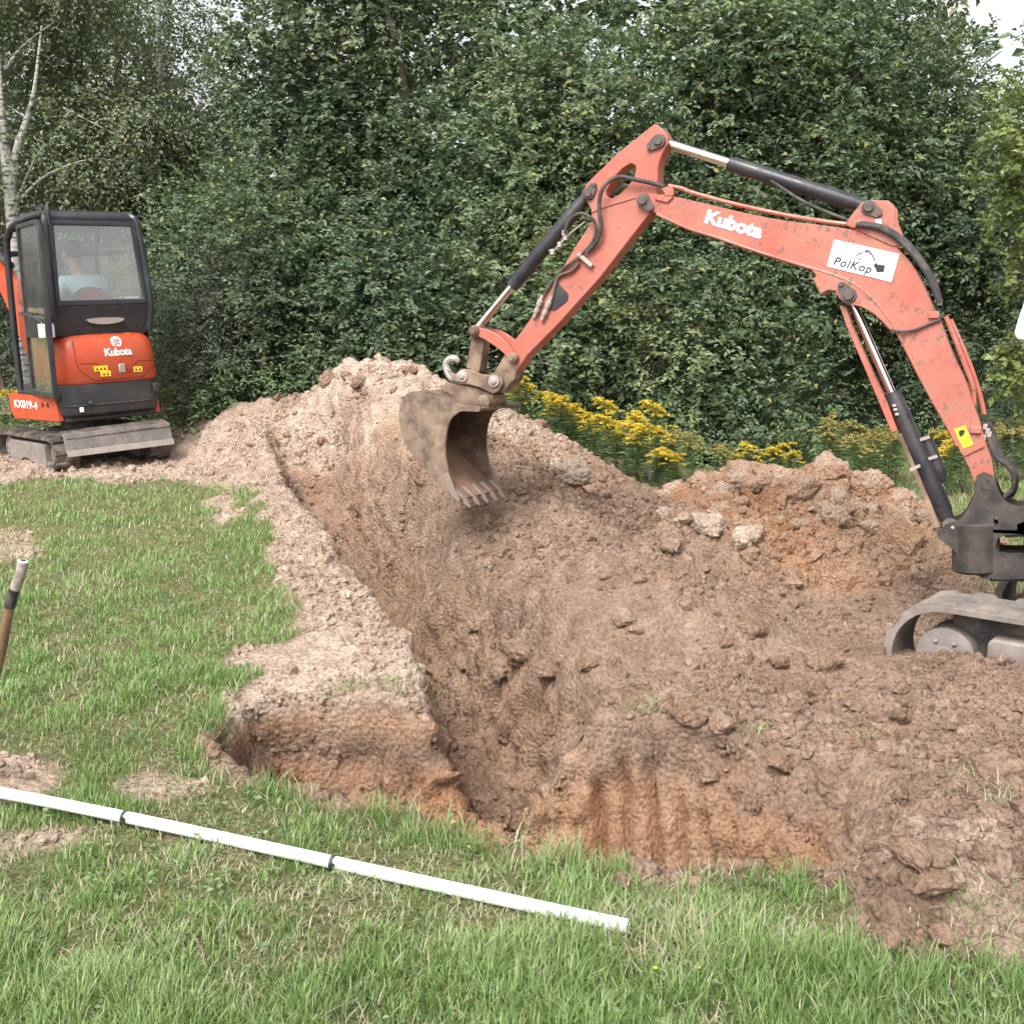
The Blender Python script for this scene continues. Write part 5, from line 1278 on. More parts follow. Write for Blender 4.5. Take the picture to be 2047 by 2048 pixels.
LM = {
 'dark': leaf_material('dark_leaves', [(0, (.045, .072, .044)), (.5, (.09, .132, .074)), (.85, (.16, .21, .112)), (1, (.26, .25, .10))], .22),
 'mid': leaf_material('green_leaves', [(0, (.06, .094, .052)), (.5, (.118, .168, .09)), (.85, (.20, .26, .13)), (1, (.32, .30, .11))], .25),
 'grey': leaf_material('grey_green_leaves', [(0, (.075, .098, .072)), (.5, (.13, .158, .112)), (.85, (.19, .22, .15)), (1, (.28, .26, .13))], .2),
 'birch': leaf_material('birch_leaves', [(0, (.078, .105, .062)), (.5, (.14, .175, .105)), (.85, (.21, .245, .145)), (1, (.33, .31, .12))], .3),
 'lime': leaf_material('yellow_green_leaves', [(0, (.10, .14, .045)), (.5, (.19, .24, .075)), (1, (.34, .36, .12))], .35),
 'herb': leaf_material('herb_leaves', [(0, (.085, .14, .062)), (.5, (.15, .225, .10)), (1, (.25, .33, .14))], .25),
 'gold': leaf_material('goldenrod_flowers', [(0, (.30, .24, .07)), (.4, (.58, .42, .04)), (1, (.78, .58, .05))], .2),
 'fadegold': leaf_material('faded_goldenrod_flowers', [(0, (.19, .17, .07)), (.5, (.31, .27, .09)), (1, (.46, .37, .10))], .2),
 'grass': leaf_material('grass_blades', [(0, (.085, .145, .042)), (.35, (.16, .26, .07)), (.62, (.25, .365, .115)), (.80, (.36, .45, .21)), (.9, (.42, .39, .25)), (1, (.58, .50, .38))], .3, .45),
}
def bark(name, c1, c2, scale, birch=False):
    m, nt, b = nodes(name)
    if birch:
        tc = nt.nodes.new('ShaderNodeTexCoord'); mp = nt.nodes.new('ShaderNodeMapping'); mp.inputs['Scale'].default_value = (3, 3, 16)
        nt.links.new(tc.outputs['Object'], mp.inputs[0]); n_ = noise(nt, 1.6, 4, .6, vec=mp.outputs[0])
        c = ramp(nt, n_, [(.40, c2), (.50, c1)])
    else: c = ramp(nt, noise(nt, scale, 5, .65), [(.3, c2), (.7, c1)])
    nt.links.new(c, b.inputs['Base Color']); b.inputs['Roughness'].default_value = .85
    bump(nt, b, noise(nt, scale * 2, 4), .5, .02); return m
M['bark'] = bark('brown_bark', (.13, .105, .085), (.05, .04, .032), 14)
M['bark_birch'] = bark('birch_bark', (.42, .41, .385), (.06, .055, .05), 14, True)
M['twig'] = bark('twig_bark', (.16, .14, .12), (.08, .07, .06), 14)

def unit(v): return v / (np.linalg.norm(v, axis=-1, keepdims=True) + 1e-9)
def leaf_mesh(name, c, ax, nr, L, W, tint, mat, fold=.22):
    """one folded, pointed leaf of two faces each"""
    n = len(c); side = unit(np.cross(nr, ax)); nr = unit(np.cross(ax, side))
    L = L[:, None]; W = W[:, None]
    base = c; tip = c + ax * L - nr * L * .10; md = c + ax * L * .45
    V = np.stack([base, md + side * W * .5 + nr * W * fold, tip, md - side * W * .5 + nr * W * fold], 1).reshape(-1, 3)
    b = np.arange(n)[:, None] * 4
    F = np.concatenate([b + np.array([[0, 1, 2]]), b + np.array([[0, 2, 3]])], 1).reshape(-1, 3)
    return mesh_np(name, V, F, mat, False, {'tint': np.repeat(tint, 4)})
def crown_leaves(blobs, n, size, seed, gaps=.0, gapscale=.7, droop=.25, per=9, elong=1.7, sprig=.3, back=.35, ztop=6.6, yellow=.015):
    """leaves on sprigs set through the shells of many overlapping lobes"""
    g = np.random.default_rng(seed)
    B = np.array(blobs, float); vol = (B[:, 3] * B[:, 4] + B[:, 3] * B[:, 5] + B[:, 4] * B[:, 5]); pb = vol / vol.sum()
    ns = n // per
    k = g.choice(len(B), ns * 2, p=pb); d = unit(g.normal(size=(ns * 2, 3)))
    rad = 1.06 - .65 * g.uniform(0, 1, (ns * 2, 1)) ** 1.7
    c = B[k, :3] + d * B[k, 3:6] * rad
    c = c + .12 * np.stack([vnoise(c, .3, seed), vnoise(c, .3, seed + 1), vnoise(c, .3, seed + 2)], 1)
    keep = (d[:, 1] < .2) | (g.uniform(size=len(c)) < back)
    keep &= (c[:, 2] < ztop) | (g.uniform(size=len(c)) < .3)
    keep &= vnoise(c, gapscale, seed + 7) + .5 * vnoise(c, gapscale * .4, seed + 8) > -1 + gaps * 1.6
    keep &= c[:, 2] > -.05
    c, d, k = c[keep][:ns], d[keep][:ns], k[keep][:ns]
    lobe_t = g.uniform(-.2, .2, len(B))[k] + .26 * vnoise(c, .5, seed + 20)
    m = len(c)
    sd = unit(d * .9 + np.array([0, 0, .35 - droop]) + g.normal(size=(m, 3)) * .5)
    idx = np.repeat(np.arange(m), per); tt = np.tile((np.arange(per) + .5) / per, m)
    s_len = sprig * g.uniform(.6, 1.3, m)
    drop = np.stack([0 * tt, 0 * tt, -droop * .6 * tt ** 2 * s_len[idx]], 1)
    base = c[idx] + sd[idx] * (tt * s_len[idx])[:, None] + drop
    sidev = unit(np.cross(sd, np.array([0, 0, 1.0]) + .01))[idx] * np.where(np.tile(np.arange(per) % 2, m)[:, None] == 0, 1, -1)
    ax = unit(sd[idx] * .55 + sidev * .8 + g.normal(size=(len(idx), 3)) * .38 + np.array([0, 0, -droop * .5]))
    nr = unit(np.array([0, -.15, 1.0]) + d[idx] * .55 + g.normal(size=(len(idx), 3)) * .5)
    L = size * g.uniform(.65, 1.25, len(idx)); W = L / elong * g.uniform(.85, 1.15, len(idx))
    tint = np.clip(.42 + lobe_t[idx] + g.normal(0, .15, len(idx)) + .12 * tt, 0, .93)
    tint = np.where(g.uniform(size=len(idx)) < yellow * (1 + 3 * (vnoise(c, .5, seed + 30)[idx] > .55)), 1.0, tint)
    return base, ax, nr, L, W, tint
def lobes(x, y, w, d, z0, z1, n, seed, r=(.45, .9), flat=.9):
    g = np.random.default_rng(seed); out = []
    while len(out) < n:
        p = g.uniform(-1, 1, 3)
        if (p[0] ** 2 + p[1] ** 2) * (1 if p[2] < 0 else 1) + max(0, p[2]) ** 2 * .7 > 1: continue
        rr = g.uniform(*r)
        out.append((x + p[0] * w * .8, y + p[1] * d * .8, (z0 + z1) / 2 + p[2] * (z1 - z0) / 2, rr, rr * g.uniform(.8, 1.1), rr * g.uniform(.75, 1.1) * flat))
    return out
def limbs(root, trunk_pts, rad, mat, branches, name='trunk'):
    m = MB().tube(spline(trunk_pts, 5), list(np.linspace(rad, rad * .25, (len(trunk_pts) - 1) * 5 + 1)), 9)
    for pts, r0 in branches: m.tube(spline(pts, 4), list(np.linspace(r0, r0 * .2, (len(pts) - 1) * 4 + 1)), 6)
    return m.build(name, mat, root, 0, 60)
def tree(name, label, x, y, blobs, n, size, seed, mat, trunk=None, grp='trees and shrubs behind the heaps', cat='tree', **kw):
    g_ = float(ground_z(x, y)[0]); g = np.random.default_rng(seed + 500)
    root = tag(empty(name, Matrix.Translation((x, y, g_))), label, cat, grp)
    B = np.array(blobs); top = B[:, 2].max()
    if trunk is None:
        br = []
        tp = [(x, y, g_ - .05), (x + g.normal() * .15, y + .1, g_ + top * .35), (x + g.normal() * .2, y + .15, g_ + top * .7), (x + g.normal() * .3, y + .1, top)]
        for i in g.choice(len(B), min(14, len(B)), replace=False):
            z_ = max(.15, B[i, 2] * g.uniform(.25, .6)); c_ = B[i, :3]
            br.append(([(x, y + .1, g_ + z_), ((x + c_[0]) / 2 + g.normal() * .1, (y + c_[1]) / 2, (g_ + z_ + c_[2]) / 2 + .1), tuple(c_), tuple(c_ + np.array([(c_[0] - x) * .3, -.3, .2]))], g.uniform(.012, .03)))
        limbs(root, tp, .07 if cat == 'tree' else .035, M['bark'], br).matrix_parent_inverse = root.matrix_world.inverted()
    else:
        t_ = limbs(root, trunk[0], trunk[1], trunk[2], trunk[3]); t_.matrix_parent_inverse = root.matrix_world.inverted()
    base_, ax, nr, L, W, tint = crown_leaves(blobs, n, size, seed, **kw)
    cr = link('crown', leaf_mesh('crown', base_, ax, nr, L, W, tint, LM[mat]), root)
    cr.matrix_parent_inverse = root.matrix_world.inverted()
    return root
def PX(px, Y): return (px - 1023.5) / FPX * Y * .995
def TZ_(py, Y): return float(at(1023, py, Y)[2])
bl_ = lambda px0, px1, py0, py1, Y, n, seed, **k: lobes((PX(px0, Y) + PX(px1, Y)) / 2, Y + k.pop('dy', .5), (PX(px1, Y) - PX(px0, Y)) / 2, k.pop('d', .9), TZ_(py1, Y), TZ_(py0, Y), n, seed, **k)
# shrubs and trees of the hedge, from left to right
tree('hazel_shrub', 'dark low shrub behind the small excavator cab, left of the tall dark tree', PX(440, 12.4), 12.9, bl_(300, 640, 350, 840, 12.2, 26, 1), 34000, .062, 11, 'mid', cat='shrub', yellow=.04)
tree('alder_tree', 'tall dark tree with a bare trunk showing high up, left of centre', PX(800, 13.2), 13.9, bl_(500, 960, -260, 480, 13.2, 40, 2) + bl_(560, 900, 380, 760, 12.9, 14, 3), 54000, .076, 12, 'dark',
     trunk=([(PX(800, 13.6), 13.7, 0), (PX(835, 13.6), 13.6, 2.0), (PX(828, 13.6), 13.4, TZ_(260, 13.4)), (PX(815, 13.4), 13.2, TZ_(120, 13.2)), (PX(790, 13.4), 13.2, TZ_(0, 13.2)), (PX(780, 13.4), 13.4, 6.2)], .065, M['bark'], [([(PX(828, 13.6), 13.6, 2.6), (PX(700, 13.4), 13.4, 3.6), (PX(620, 13.4), 13.4, 4.4)], .04), ([(PX(820, 13.5), 13.5, 3.4), (PX(900, 13.5), 13.5, 4.2), (PX(940, 13.5), 13.5, 5.0)], .04)]), gaps=.12, gapscale=.6)
tree('dogwood_shrub', 'rounded dark green shrub above the pale crest of the soil heap', PX(760, 11.9), 12.3, bl_(560, 980, 480, 860, 11.8, 26, 4), 32000, .066, 13, 'dark', cat='shrub')
tree('maple_tree', 'lighter leafy tree behind the bucket and arm, in the middle', PX(1080, 12.5), 12.9, bl_(840, 1330, 60, 560, 12.4, 34, 5) + bl_(860, 1300, 480, 880, 12.0, 20, 6), 64000, .068, 14, 'mid', yellow=.03)
tree('hornbeam_tree', 'broad tree filling the background behind the boom lettering', PX(1520, 12.8), 13.3, bl_(1240, 1800, 0, 480, 12.7, 40, 7), 52000, .074, 15, 'mid', yellow=.025)
tree('cherry_shrub', 'dark shrub under the boom, between its foot and the bucket arm', PX(1480, 12.1), 12.5, bl_(1240, 1660, 430, 900, 12.0, 26, 8), 36000, .066, 16, 'mid', cat='shrub', yellow=.03)
tree('elder_shrub', 'dark open shrub behind the boom cylinder with black gaps', PX(1800, 13.4), 13.9, bl_(1600, 2120, 420, 940, 13.4, 22, 9), 26000, .062, 17, 'dark', cat='shrub', gaps=.25)
tree('oak_tree', 'tall tree at the top right with sky beside it', PX(1850, 13.4), 14.0, bl_(1620, 2100, 130, 560, 13.3, 26, 10) + bl_(1500, 1800, -200, 200, 13.8, 14, 11), 40000, .074, 18, 'dark')
tree('vine_shrub', 'yellow-green creeper hanging at the right edge above the mirror', PX(2010, 10.6), 10.9, bl_(1950, 2140, 190, 430, 10.6, 14, 12, r=(.2, .36), dy=.1, d=.3) + bl_(1990, 2180, 480, 760, 10.8, 10, 13, r=(.2, .4), dy=.1, d=.3), 7000, .075, 19, 'lime', cat='shrub', elong=1.35, trunk=([(PX(2150, 10.9), 11.0, 0), (PX(2140, 10.9), 10.95, 1.5), (PX(2090, 10.9), 10.9, 2.6), (PX(2040, 10.9), 10.8, 3.2), (PX(1980, 10.9), 10.7, 3.1)], .03, M['twig'], [([(PX(2140, 10.9), 10.95, 1.4), (PX(2050, 10.8), 10.8, 1.7), (PX(1960, 10.8), 10.7, 1.75)], .012), ([(PX(2145, 10.9), 10.95, 1.0), (PX(2040, 10.8), 10.8, 1.25), (PX(1960, 10.8), 10.7, 1.2)], .012)]))
tree('willow_shrub', 'grey-green shrub beside the right side of the small excavator cab', PX(400, 11.5), 11.9, bl_(320, 470, 470, 800, 11.5, 16, 14, r=(.28, .5)), 15000, .05, 20, 'grey', cat='shrub', elong=2.4)
# birches at the left
def birch(label, px, Y, lead, blobs, n, seed, extra=()):
    x = PX(px, Y); g_ = float(ground_z(x, Y)[0])
    tr = [(x, Y, g_)] + [(PX(a, Y), Y + dy, TZ_(b, Y)) for a, b, dy in lead]
    br = [([(PX(a, Y), Y - .05 * i, TZ_(b, Y)) for i, (a, b) in enumerate(pts)], r_) for pts, r_ in extra]
    return tree('birch_tree', label, x, Y, blobs, n, .05, seed, 'birch', trunk=(tr, .09, M['bark_birch'], br), grp='white-barked birches at the left', gaps=.16, gapscale=.55, droop=.7, elong=1.35, sprig=.42, back=.8, yellow=.03)
birch('forked white birch behind the small excavator cab, at the left edge', 55, 13.0, [(52, 410, 0), (50, 330, 0), (42, 230, .05), (22, 130, .1), (5, 30, .1), (-8, -150, .2)],
      bl_(-160, 330, -250, 420, 13.1, 30, 21, r=(.35, .7), dy=.6), 40000, 31,
      extra=(([(54, 380), (75, 300), (98, 250), (122, 190), (150, 60)], .06), ([(50, 340), (52, 220), (58, 100), (62, -60)], .045), ([(72, 395), (130, 350), (220, 320), (290, 330)], .022), ([(60, 140), (100, 95), (170, 45)], .022), ([(45, 400), (10, 370), (-40, 345)], .025), ([(100, 240), (60, 210)], .015), ([(165, 215), (280, 278)], .012), ([(50, 425), (120, 300), (170, 292)], .018)))
birch('slender birch with sky showing through, between the forked birch and dark tree', 330, 14.6, [(335, 500, 0), (345, 300, 0), (350, 100, .1), (355, -150, .1)], bl_(180, 600, -260, 470, 14.6, 24, 22, r=(.35, .65), dy=.4), 32000, 32,
      extra=(([(340, 400), (420, 330), (500, 250)], .03), ([(345, 280), (280, 200), (230, 120)], .03), ([(345, 330), (300, 280), (240, 270)], .02)))
tree('birch_shrub', 'grey-green brush behind the small excavator, under the birches', PX(150, 13.8), 14.2, bl_(-250, 400, 330, 860, 13.8, 26, 23), 34000, .055, 33, 'grey', cat='shrub', elong=1.6, gaps=.1)
# wood beyond, one mass
far = []
g2 = np.random.default_rng(99)
for px in np.arange(-330, 2400, 70):
    Y = 17.5 + g2.uniform(-.8, .8); hgt = 8.6
    if 240 < px < 600: hgt = 4.7 + .6 * math.sin(px * .05)
    if px > 1830: hgt = 4.6 - .4 * math.sin(px * .03)
    for z in np.arange(.6, hgt, .85): far.append((PX(px, Y) + g2.normal() * .3, Y + g2.normal() * .4, z, .8, .7, .75))
b_, ax, nr, L, W, tint = crown_leaves(far, 92000, .155, 77, gaps=.0, per=8, sprig=.4, back=.25, ztop=7.8)
wood = link('wood', leaf_mesh('wood', b_, ax, nr, L * 1.1, W * 1.1, tint, LM['mid']))
tag(wood, 'dense dark wood behind the hedge', 'wood', kind='stuff')
# low weeds at the hedge's foot
low = []
for px in np.arange(-300, 2500, 38):
    Y = 11.3 + g2.uniform(-.3, .9)
    if 60 < px < 330: Y += 1.0
    gz_ = float(ground_z(PX(px, Y), Y)[0]); low.append((PX(px, Y), Y, gz_ + .12, .28, .28, .22 + .14 * g2.uniform()))
b_, ax, nr, L, W, tint = crown_leaves(low, 20000, .05, 78, per=6, sprig=.22, back=.4, droop=.1, elong=2.6, yellow=.05)
tag(link('undergrowth', leaf_mesh('undergrowth', b_, ax, nr, L, W, tint, LM['herb'])), 'low green weeds along the foot of the hedge', 'undergrowth', kind='stuff')

# ================================================================== GOLDENROD
def goldenrod_parts(seed, flower):
    """stem, leaves and plume of a plant one metre tall"""
    g = np.random.default_rng(seed)
    st = spline([(0, 0, 0), (g.normal() * .03, g.normal() * .03, .4), (g.normal() * .05, g.normal() * .05, .8), (g.normal() * .08, g.normal() * .08, 1.0)], 5)
    n = 95; t = np.linspace(.10, .84, n); ti = t * (len(st) - 1); i0 = ti.astype(int)
    S = np.array([s[:] for s in st]); c = S[i0] + (S[np.minimum(i0 + 1, len(st) - 1)] - S[i0]) * (ti - i0)[:, None]
    a = np.arange(n) * 2.4 + g.normal(size=n) * .3
    out = np.stack([np.cos(a), np.sin(a), .35 + 0 * a], 1); ax = unit(out + g.normal(size=(n, 3)) * .15)
    L = .15 * np.sin(np.pi * np.clip((t - .02) / .95, 0, 1)) ** .6 * g.uniform(.8, 1.2, n)
    leaves = leaf_mesh('leaves', c, ax, unit(np.array([0, 0, 1.]) - ax * .3 + g.normal(size=(n, 3)) * .2), L, L * .22, np.clip(g.normal(.5, .2, n), 0, 1), LM['herb'])
    C, A, LL, T = [], [], [], []
    for k in range(22):
        an = g.uniform(0, 6.28); z0 = g.uniform(.58, 1.0); ln = .04 + .14 * (1 - z0) / .38
        d = np.array([math.cos(an), math.sin(an), 0]); p0 = S[int(z0 * (len(st) - 1))]
        for s in np.linspace(.1, 1, 12):
            p = p0 + d * ln * s + np.array([0, 0, .16 * s - .13 * s * s])
            for j in range(3):
                C.append(p + g.normal(size=3) * .006); A.append(unit(np.array([g.normal() * .5, g.normal() * .5, .9]) + d * .2)); LL.append(.022 * g.uniform(.8, 1.4)); T.append(g.uniform(.2, 1))
    C, A, LL, T = map(np.array, (C, A, LL, T))
    plume = leaf_mesh('plume', C, A, unit(g.normal(size=C.shape)), LL, LL * .8, T, LM[flower])
    sm = MB().tube(st, list(np.linspace(.006, .002, len(st))), 5)
    me = bpy.data.meshes.new('stem'); me.from_pydata(sm.v, [], sm.f); me.materials.append(LM['herb_stem']); me.update()
    return me, leaves, plume
LM['herb_stem'] = plain('herb_stem', (.12, .14, .06), .7)
GOLD = [goldenrod_parts(s, 'gold') for s in (1, 2, 3, 4)]; FADE = [goldenrod_parts(s, 'fadegold') for s in (5, 6, 7)]
def goldenrod(px, py, Y, kind, label, grp, hmin=.5):
    p = at(px, py, Y); z0 = float(ground_z(p[0], p[1])[0]); h = max(hmin, p[2] - z0)
    root = tag(empty('goldenrod', Matrix.Translation((p[0], p[1], z0)) @ Matrix.Rotation(rng.uniform(0, 6.28), 4, 'Z') @ Matrix.Diagonal((h * 1.0 + .3, h * 1.0 + .3, h, 1))), label, 'goldenrod', grp)
    parts = (GOLD if kind else FADE)[rng.integers(3)]
    for nm, me in zip(('stem', 'leaves', 'plume'), parts):
        o = link(nm, me, root)
        if nm != 'stem': o['kind'] = 'stuff'
ORD = 'first second third fourth fifth sixth seventh eighth ninth tenth eleventh twelfth thirteenth fourteenth fifteenth sixteenth seventeenth eighteenth nineteenth twentieth twenty-first twenty-second twenty-third twenty-fourth twenty-fifth twenty-sixth twenty-seventh twenty-eighth'.split()
def clump_of(what, grp, spots, hmin=.5):
    for i, (px, py, Y, k) in enumerate(sorted(spots)):
        goldenrod(px, py, Y, k, '%s, %s from the left' % (what, ORD[i]), grp, hmin)
b1 = lambda L_, k: [(*p, k) for p in L_]
clump_of('bright yellow goldenrod in the clump right of the bucket', 'bright goldenrod clump', b1(((1042, 872, 10.0), (1065, 850, 10.1), (1088, 822, 10.2), (1110, 812, 10.3), (1128, 818, 10.1), (1150, 808, 10.4), (1165, 838, 10.0), (1140, 858, 9.9), (1188, 832, 10.1), (1280, 868, 9.8), (1120, 872, 9.7), (1210, 885, 9.5), (1288, 900, 9.4), (1210, 800, 10.4), (1238, 862, 9.9), (1258, 826, 10.2), (1275, 848, 10.0), (1305, 806, 10.3), (1312, 872, 9.8), (1222, 845, 10.2), (1100, 862, 9.8), (1195, 875, 9.7), (1250, 890, 9.5)), 1))
clump_of('low yellow goldenrod in the gap between the two heaps', 'goldenrod between the heaps', b1(((1318, 915, 9.4), (1345, 920, 9.4), (1330, 950, 9.2), (1355, 955, 9.2), (1335, 985, 9.1), (1310, 960, 9.2)), 1), .35)
clump_of('faded goldenrod at the left end of the clay heap', 'faded goldenrod by the clay heap', b1(((1350, 872, 10.2), (1365, 878, 10.0), (1380, 925, 9.6)), 0))
clump_of('goldenrod peeping over the clay heap', 'goldenrod over the clay heap', ((1455, 895, 9.8, 0), (1480, 888, 9.9, 1), (1500, 895, 9.8, 1), (1440, 902, 9.7, 0), (1570, 885, 9.9, 1), (1555, 900, 9.8, 1), (1592, 905, 9.7, 1)), .4)
clump_of('tall faded goldenrod left of the boom cylinder', 'faded goldenrod clump', b1(((1648, 848, 10.2), (1668, 830, 10.3), (1688, 845, 10.1), (1655, 875, 9.9), (1722, 850, 10.2), (1745, 865, 10.1), (1765, 858, 10.3), (1785, 870, 10.0), (1700, 905, 9.8), (1725, 915, 9.7), (1760, 905, 9.8), (1790, 925, 9.7), (1775, 935, 9.5), (1740, 945, 9.5), (1710, 955, 9.4)), 0))
clump_of('goldenrod seen between the boom and its cylinder', 'goldenrod behind the boom', ((1880, 900, 10.0, 0), (1900, 920, 9.8, 1), (1920, 930, 9.7, 0), (1895, 960, 9.5, 1), (1930, 985, 9.3, 0), (1908, 1000, 9.2, 1), (1870, 930, 9.9, 0)))
clump_of('faded goldenrod at the right edge by the thin post', 'goldenrod at the right edge', b1(((2005, 850, 10.3), (2030, 880, 10.0), (2042, 900, 9.9), (2060, 870, 10.1)), 0))
clump_of('yellow goldenrod beyond the small excavator track', 'goldenrod left of the small excavator', b1(((5, 826, 12.4), (25, 838, 12.3), (45, 834, 12.4), (70, 842, 12.2)), 1))
clump_of('yellow goldenrod just right of the small excavator', 'goldenrod right of the small excavator', b1(((340, 815, 12.2), (352, 808, 12.3), (366, 822, 12.1), (380, 828, 12.0)), 1))

# ================================================================== GRASS
def blades(name, x, y, h, w, tint, lean, seed):
    g = np.random.default_rng(seed); n = len(x); z = ground_z(x, y) - .004
    a = g.uniform(0, 6.28, n); d = np.stack([np.cos(a), np.sin(a)], 1)
    s = np.stack([-d[:, 1], d[:, 0]], 1) * (w / 2)[:, None]
    b0 = np.stack([x, y, z], 1); ln = (lean * h)[:, None]
    up = h * np.sqrt(np.clip(1 - lean ** 2, .02, 1))
    mid = b0 + np.concatenate([d * ln * .35, (up * .62)[:, None]], 1); tip = b0 + np.concatenate([d * ln, up[:, None]], 1)
    s3 = np.concatenate([s, np.zeros((n, 1))], 1)
    V = np.stack([b0 - s3, b0 + s3, mid + s3 * .85, mid - s3 * .85, tip], 1).reshape(-1, 3)
    k = np.arange(n)[:, None] * 5
    F = np.concatenate([k + np.array([[0, 1, 2]]), k + np.array([[0, 2, 3]]), k + np.array([[3, 2, 4]])], 1).reshape(-1, 3)
    return mesh_np(name, V, F, LM['grass'], False, {'tint': np.repeat(tint, 5)})
def grass_patch(n, x0, x1, y0, y1, seed, hs=1.0, ws=1.0):
    g = np.random.default_rng(seed)
    y = np.sqrt(g.uniform(0, 1, n) * (1 / y0 ** 1.2 - 1 / y1 ** 1.2) + 1 / y1 ** 1.2) ** (-2 / 1.2); x = g.uniform(x0, x1, n)
    x = np.where(np.abs(x) > y * .56 + .5, np.nan, x); k0 = ~np.isnan(x); x, y = x[k0], y[k0]
    Pn = np.stack([x, y, 0 * x], 1)
    tuft = vnoise(Pn, .16, 600) + .6 * vnoise(Pn, .05, 601); long_ = vnoise(Pn, .45, 602)
    m = lwn(x, y); th = thin_mask(x, y)
    k = (g.uniform(size=len(x)) < m * np.clip(.72 + .5 * tuft, .2, 1) * (1 - .45 * th)) & (zg(G['pit'], x, y) < .03)
    x, y, tuft, long_ = x[k], y[k], tuft[k], long_[k]; n = len(x)
    edge = sstep(-.16, -.01, zg(G['pit'], x, y))
    front = sstep(2.75, 2.45, y) * (.35 + .65 * sstep(-.2, .5, x))
    h = (.035 + .03 * np.clip(tuft, 0, 1) + .025 * np.clip(long_, 0, 1) + .04 * edge + .035 * front) * g.uniform(.5, 1.45, n) * hs
    straw = g.uniform(size=n) < (.15 + .3 * np.clip(-tuft, 0, 1) + .25 * (m[k] < .7) + .6 * th[k] - .10 * front - .08 * edge)
    tint = np.clip(.42 + .13 * tuft + .12 * long_ + g.normal(0, .13, n) - .04 * edge, 0, .78); tint = np.where(straw, g.uniform(.84, 1, n), tint)
    lean = np.clip(np.where(straw, g.uniform(.6, .97, n), g.uniform(.25, .95, n)), 0, .97)
    w = (.0022 + .0022 * g.uniform(size=n)) * ws * (.55 + y / 6)
    return x, y, h, w, tint, lean
A = [grass_patch(235000, -2.3, 2.3, 2.0, 5.0, 1), grass_patch(110000, -5.4, -.5, 4.4, 9.6, 2, 1.0, 1.0), grass_patch(16000, 2.2, 5, 5.9, 12.0, 3, 1.3, 1.1), grass_patch(14000, -8, -4.5, 6.0, 13, 4, 1.3, 1.3)]
x, y, h, w, tint, lean = [np.concatenate([a[i] for a in A]) for i in range(6)]
gr = link('grass', blades('grass', x, y, h, w, tint, lean, 5))
tag(gr, 'green and straw-coloured lawn grass around the pit', 'grass', kind='stuff')
# long wisps of grass hanging on dug sods
tufts = []
for px, py, s in ((1290, 1420, .8), (1340, 1425, .7), (1400, 1440, .9), (1480, 1470, .8), (800, 1130, .7), (830, 1100, .6), (770, 1040, .5), (920, 1200, .5), (880, 1390, .7), (820, 1370, 1.0), (760, 1370, 1.0), (700, 1380, .8), (900, 1340, .6), (1960, 1560, .8), (2010, 1600, .9), (1900, 1830, 1.0), (1960, 1860, 1.1), (1880, 1900, 1.0), (2010, 1830, 1.0), (1150, 1350, .5), (530, 870, .5), (200, 975, .8), (300, 985, .6), (590, 880, .5), (700, 990, .5), (1600, 1370, .4), (1730, 1480, .4)):
    tufts.append((px, py, s))
tx, ty, thh, tw, tt_, tl_ = [], [], [], [], [], []
for px, py, s in tufts:
    qq = None
    for Y in np.arange(2.5, 11.4, .02):
        w_ = at(px, py, Y)
        if w_[2] < ground_z(w_[0], Y)[0]: qq = w_; break
    if qq is None: continue
    k = int(70 * s); r_ = .06 * s * (.5 + qq[1] / 6)
    tx.append(qq[0] + rng.normal(0, r_, k)); ty.append(qq[1] + rng.normal(0, r_ * .7, k)); thh.append(rng.uniform(.03, .09, k) * (.6 + .4 * s)); tw.append(rng.uniform(.002, .004, k) * (.6 + qq[1] / 6))
    tt_.append(np.where(rng.uniform(size=k) < .5, rng.uniform(.8, 1, k), rng.uniform(.2, .65, k))); tl_.append(rng.uniform(.5, .95, k))
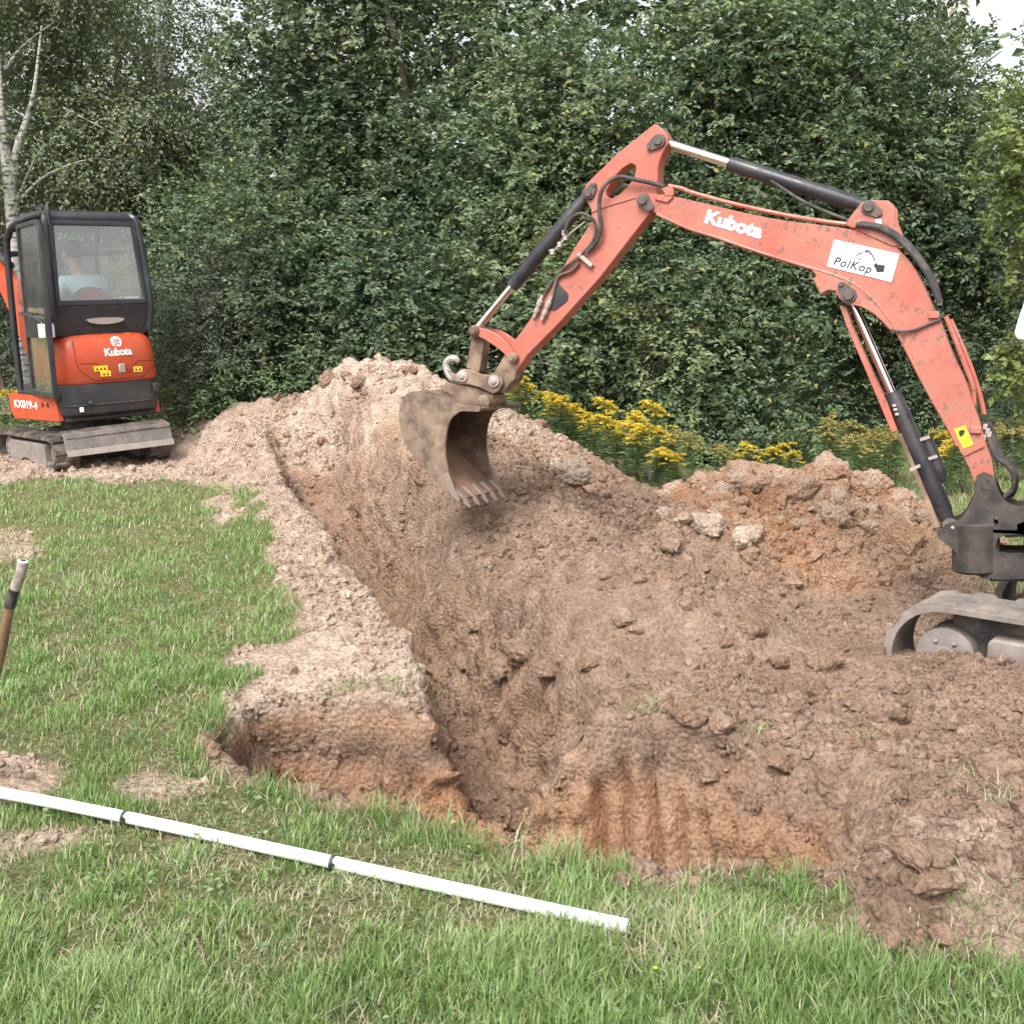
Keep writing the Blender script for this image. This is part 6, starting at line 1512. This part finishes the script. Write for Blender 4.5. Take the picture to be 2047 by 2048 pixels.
tag(link('sod_grass', blades('sod_grass', *[np.concatenate(v) for v in (tx, ty, thh, tw, tt_, tl_)], 6)), 'tufts of torn grass on the dug soil and trench edges', 'grass', kind='stuff')
# broad weed leaves in the lawn
g3 = np.random.default_rng(41)
wx, wy = g3.uniform(-1.6, 1.4, 420), g3.uniform(2.2, 4.2, 420)
k = (lwn(wx, wy) > .6) & (zg(G['pit'], wx, wy) < -.02) & (vnoise(np.stack([wx, wy, 0 * wx], 1), .3, 9) > .1); wx, wy = wx[k], wy[k]
cx_ = np.repeat(wx, 4) + g3.normal(0, .012, 4 * len(wx)); cy_ = np.repeat(wy, 4) + g3.normal(0, .012, 4 * len(wx)); n_ = len(cx_)
cz_ = ground_z(cx_, cy_) + g3.uniform(.02, .045, n_)
an = g3.uniform(0, 6.28, n_)
ax = unit(np.stack([np.cos(an), np.sin(an), g3.uniform(-.1, .4, n_)], 1)); nr = unit(np.array([0, 0, 1.]) + g3.normal(size=(n_, 3)) * .3)
Lw = g3.uniform(.012, .026, n_)
tag(link('lawn_weeds', leaf_mesh('lawn_weeds', np.stack([cx_, cy_, cz_], 1), ax, nr, Lw, Lw * .75, g3.uniform(.3, 1, n_), LM['herb'], .1)), 'clover and broad weed leaves scattered in the lawn', 'weeds', kind='stuff')
for px, py, lb in ((1308, 1938, 'tiny yellow flower in the near grass, the left one of two'), (1394, 1940, 'tiny yellow flower in the near grass, the right one of two')):
    p = on_ground(px, py, .05); root = tag(empty('lawn_flower', Matrix.Translation((p[0], p[1], float(ground_z(p[0], p[1])[0])))), lb, 'flower', 'two tiny yellow lawn flowers')
    MB().tube([(0, 0, 0), (.002, 0, .05)], .001, 5).build('stem', LM['herb_stem'], root)
    n5 = 7; an = np.linspace(0, 6.28, n5, endpoint=False)
    link('petals', leaf_mesh('petals', np.tile(np.array([[.002, 0, .05]]), (n5, 1)), unit(np.stack([np.cos(an), np.sin(an), .5 + 0 * an], 1)), np.tile(np.array([[0, 0, 1.]]), (n5, 1)), np.full(n5, .008), np.full(n5, .005), np.full(n5, .9), LM['gold']), root)
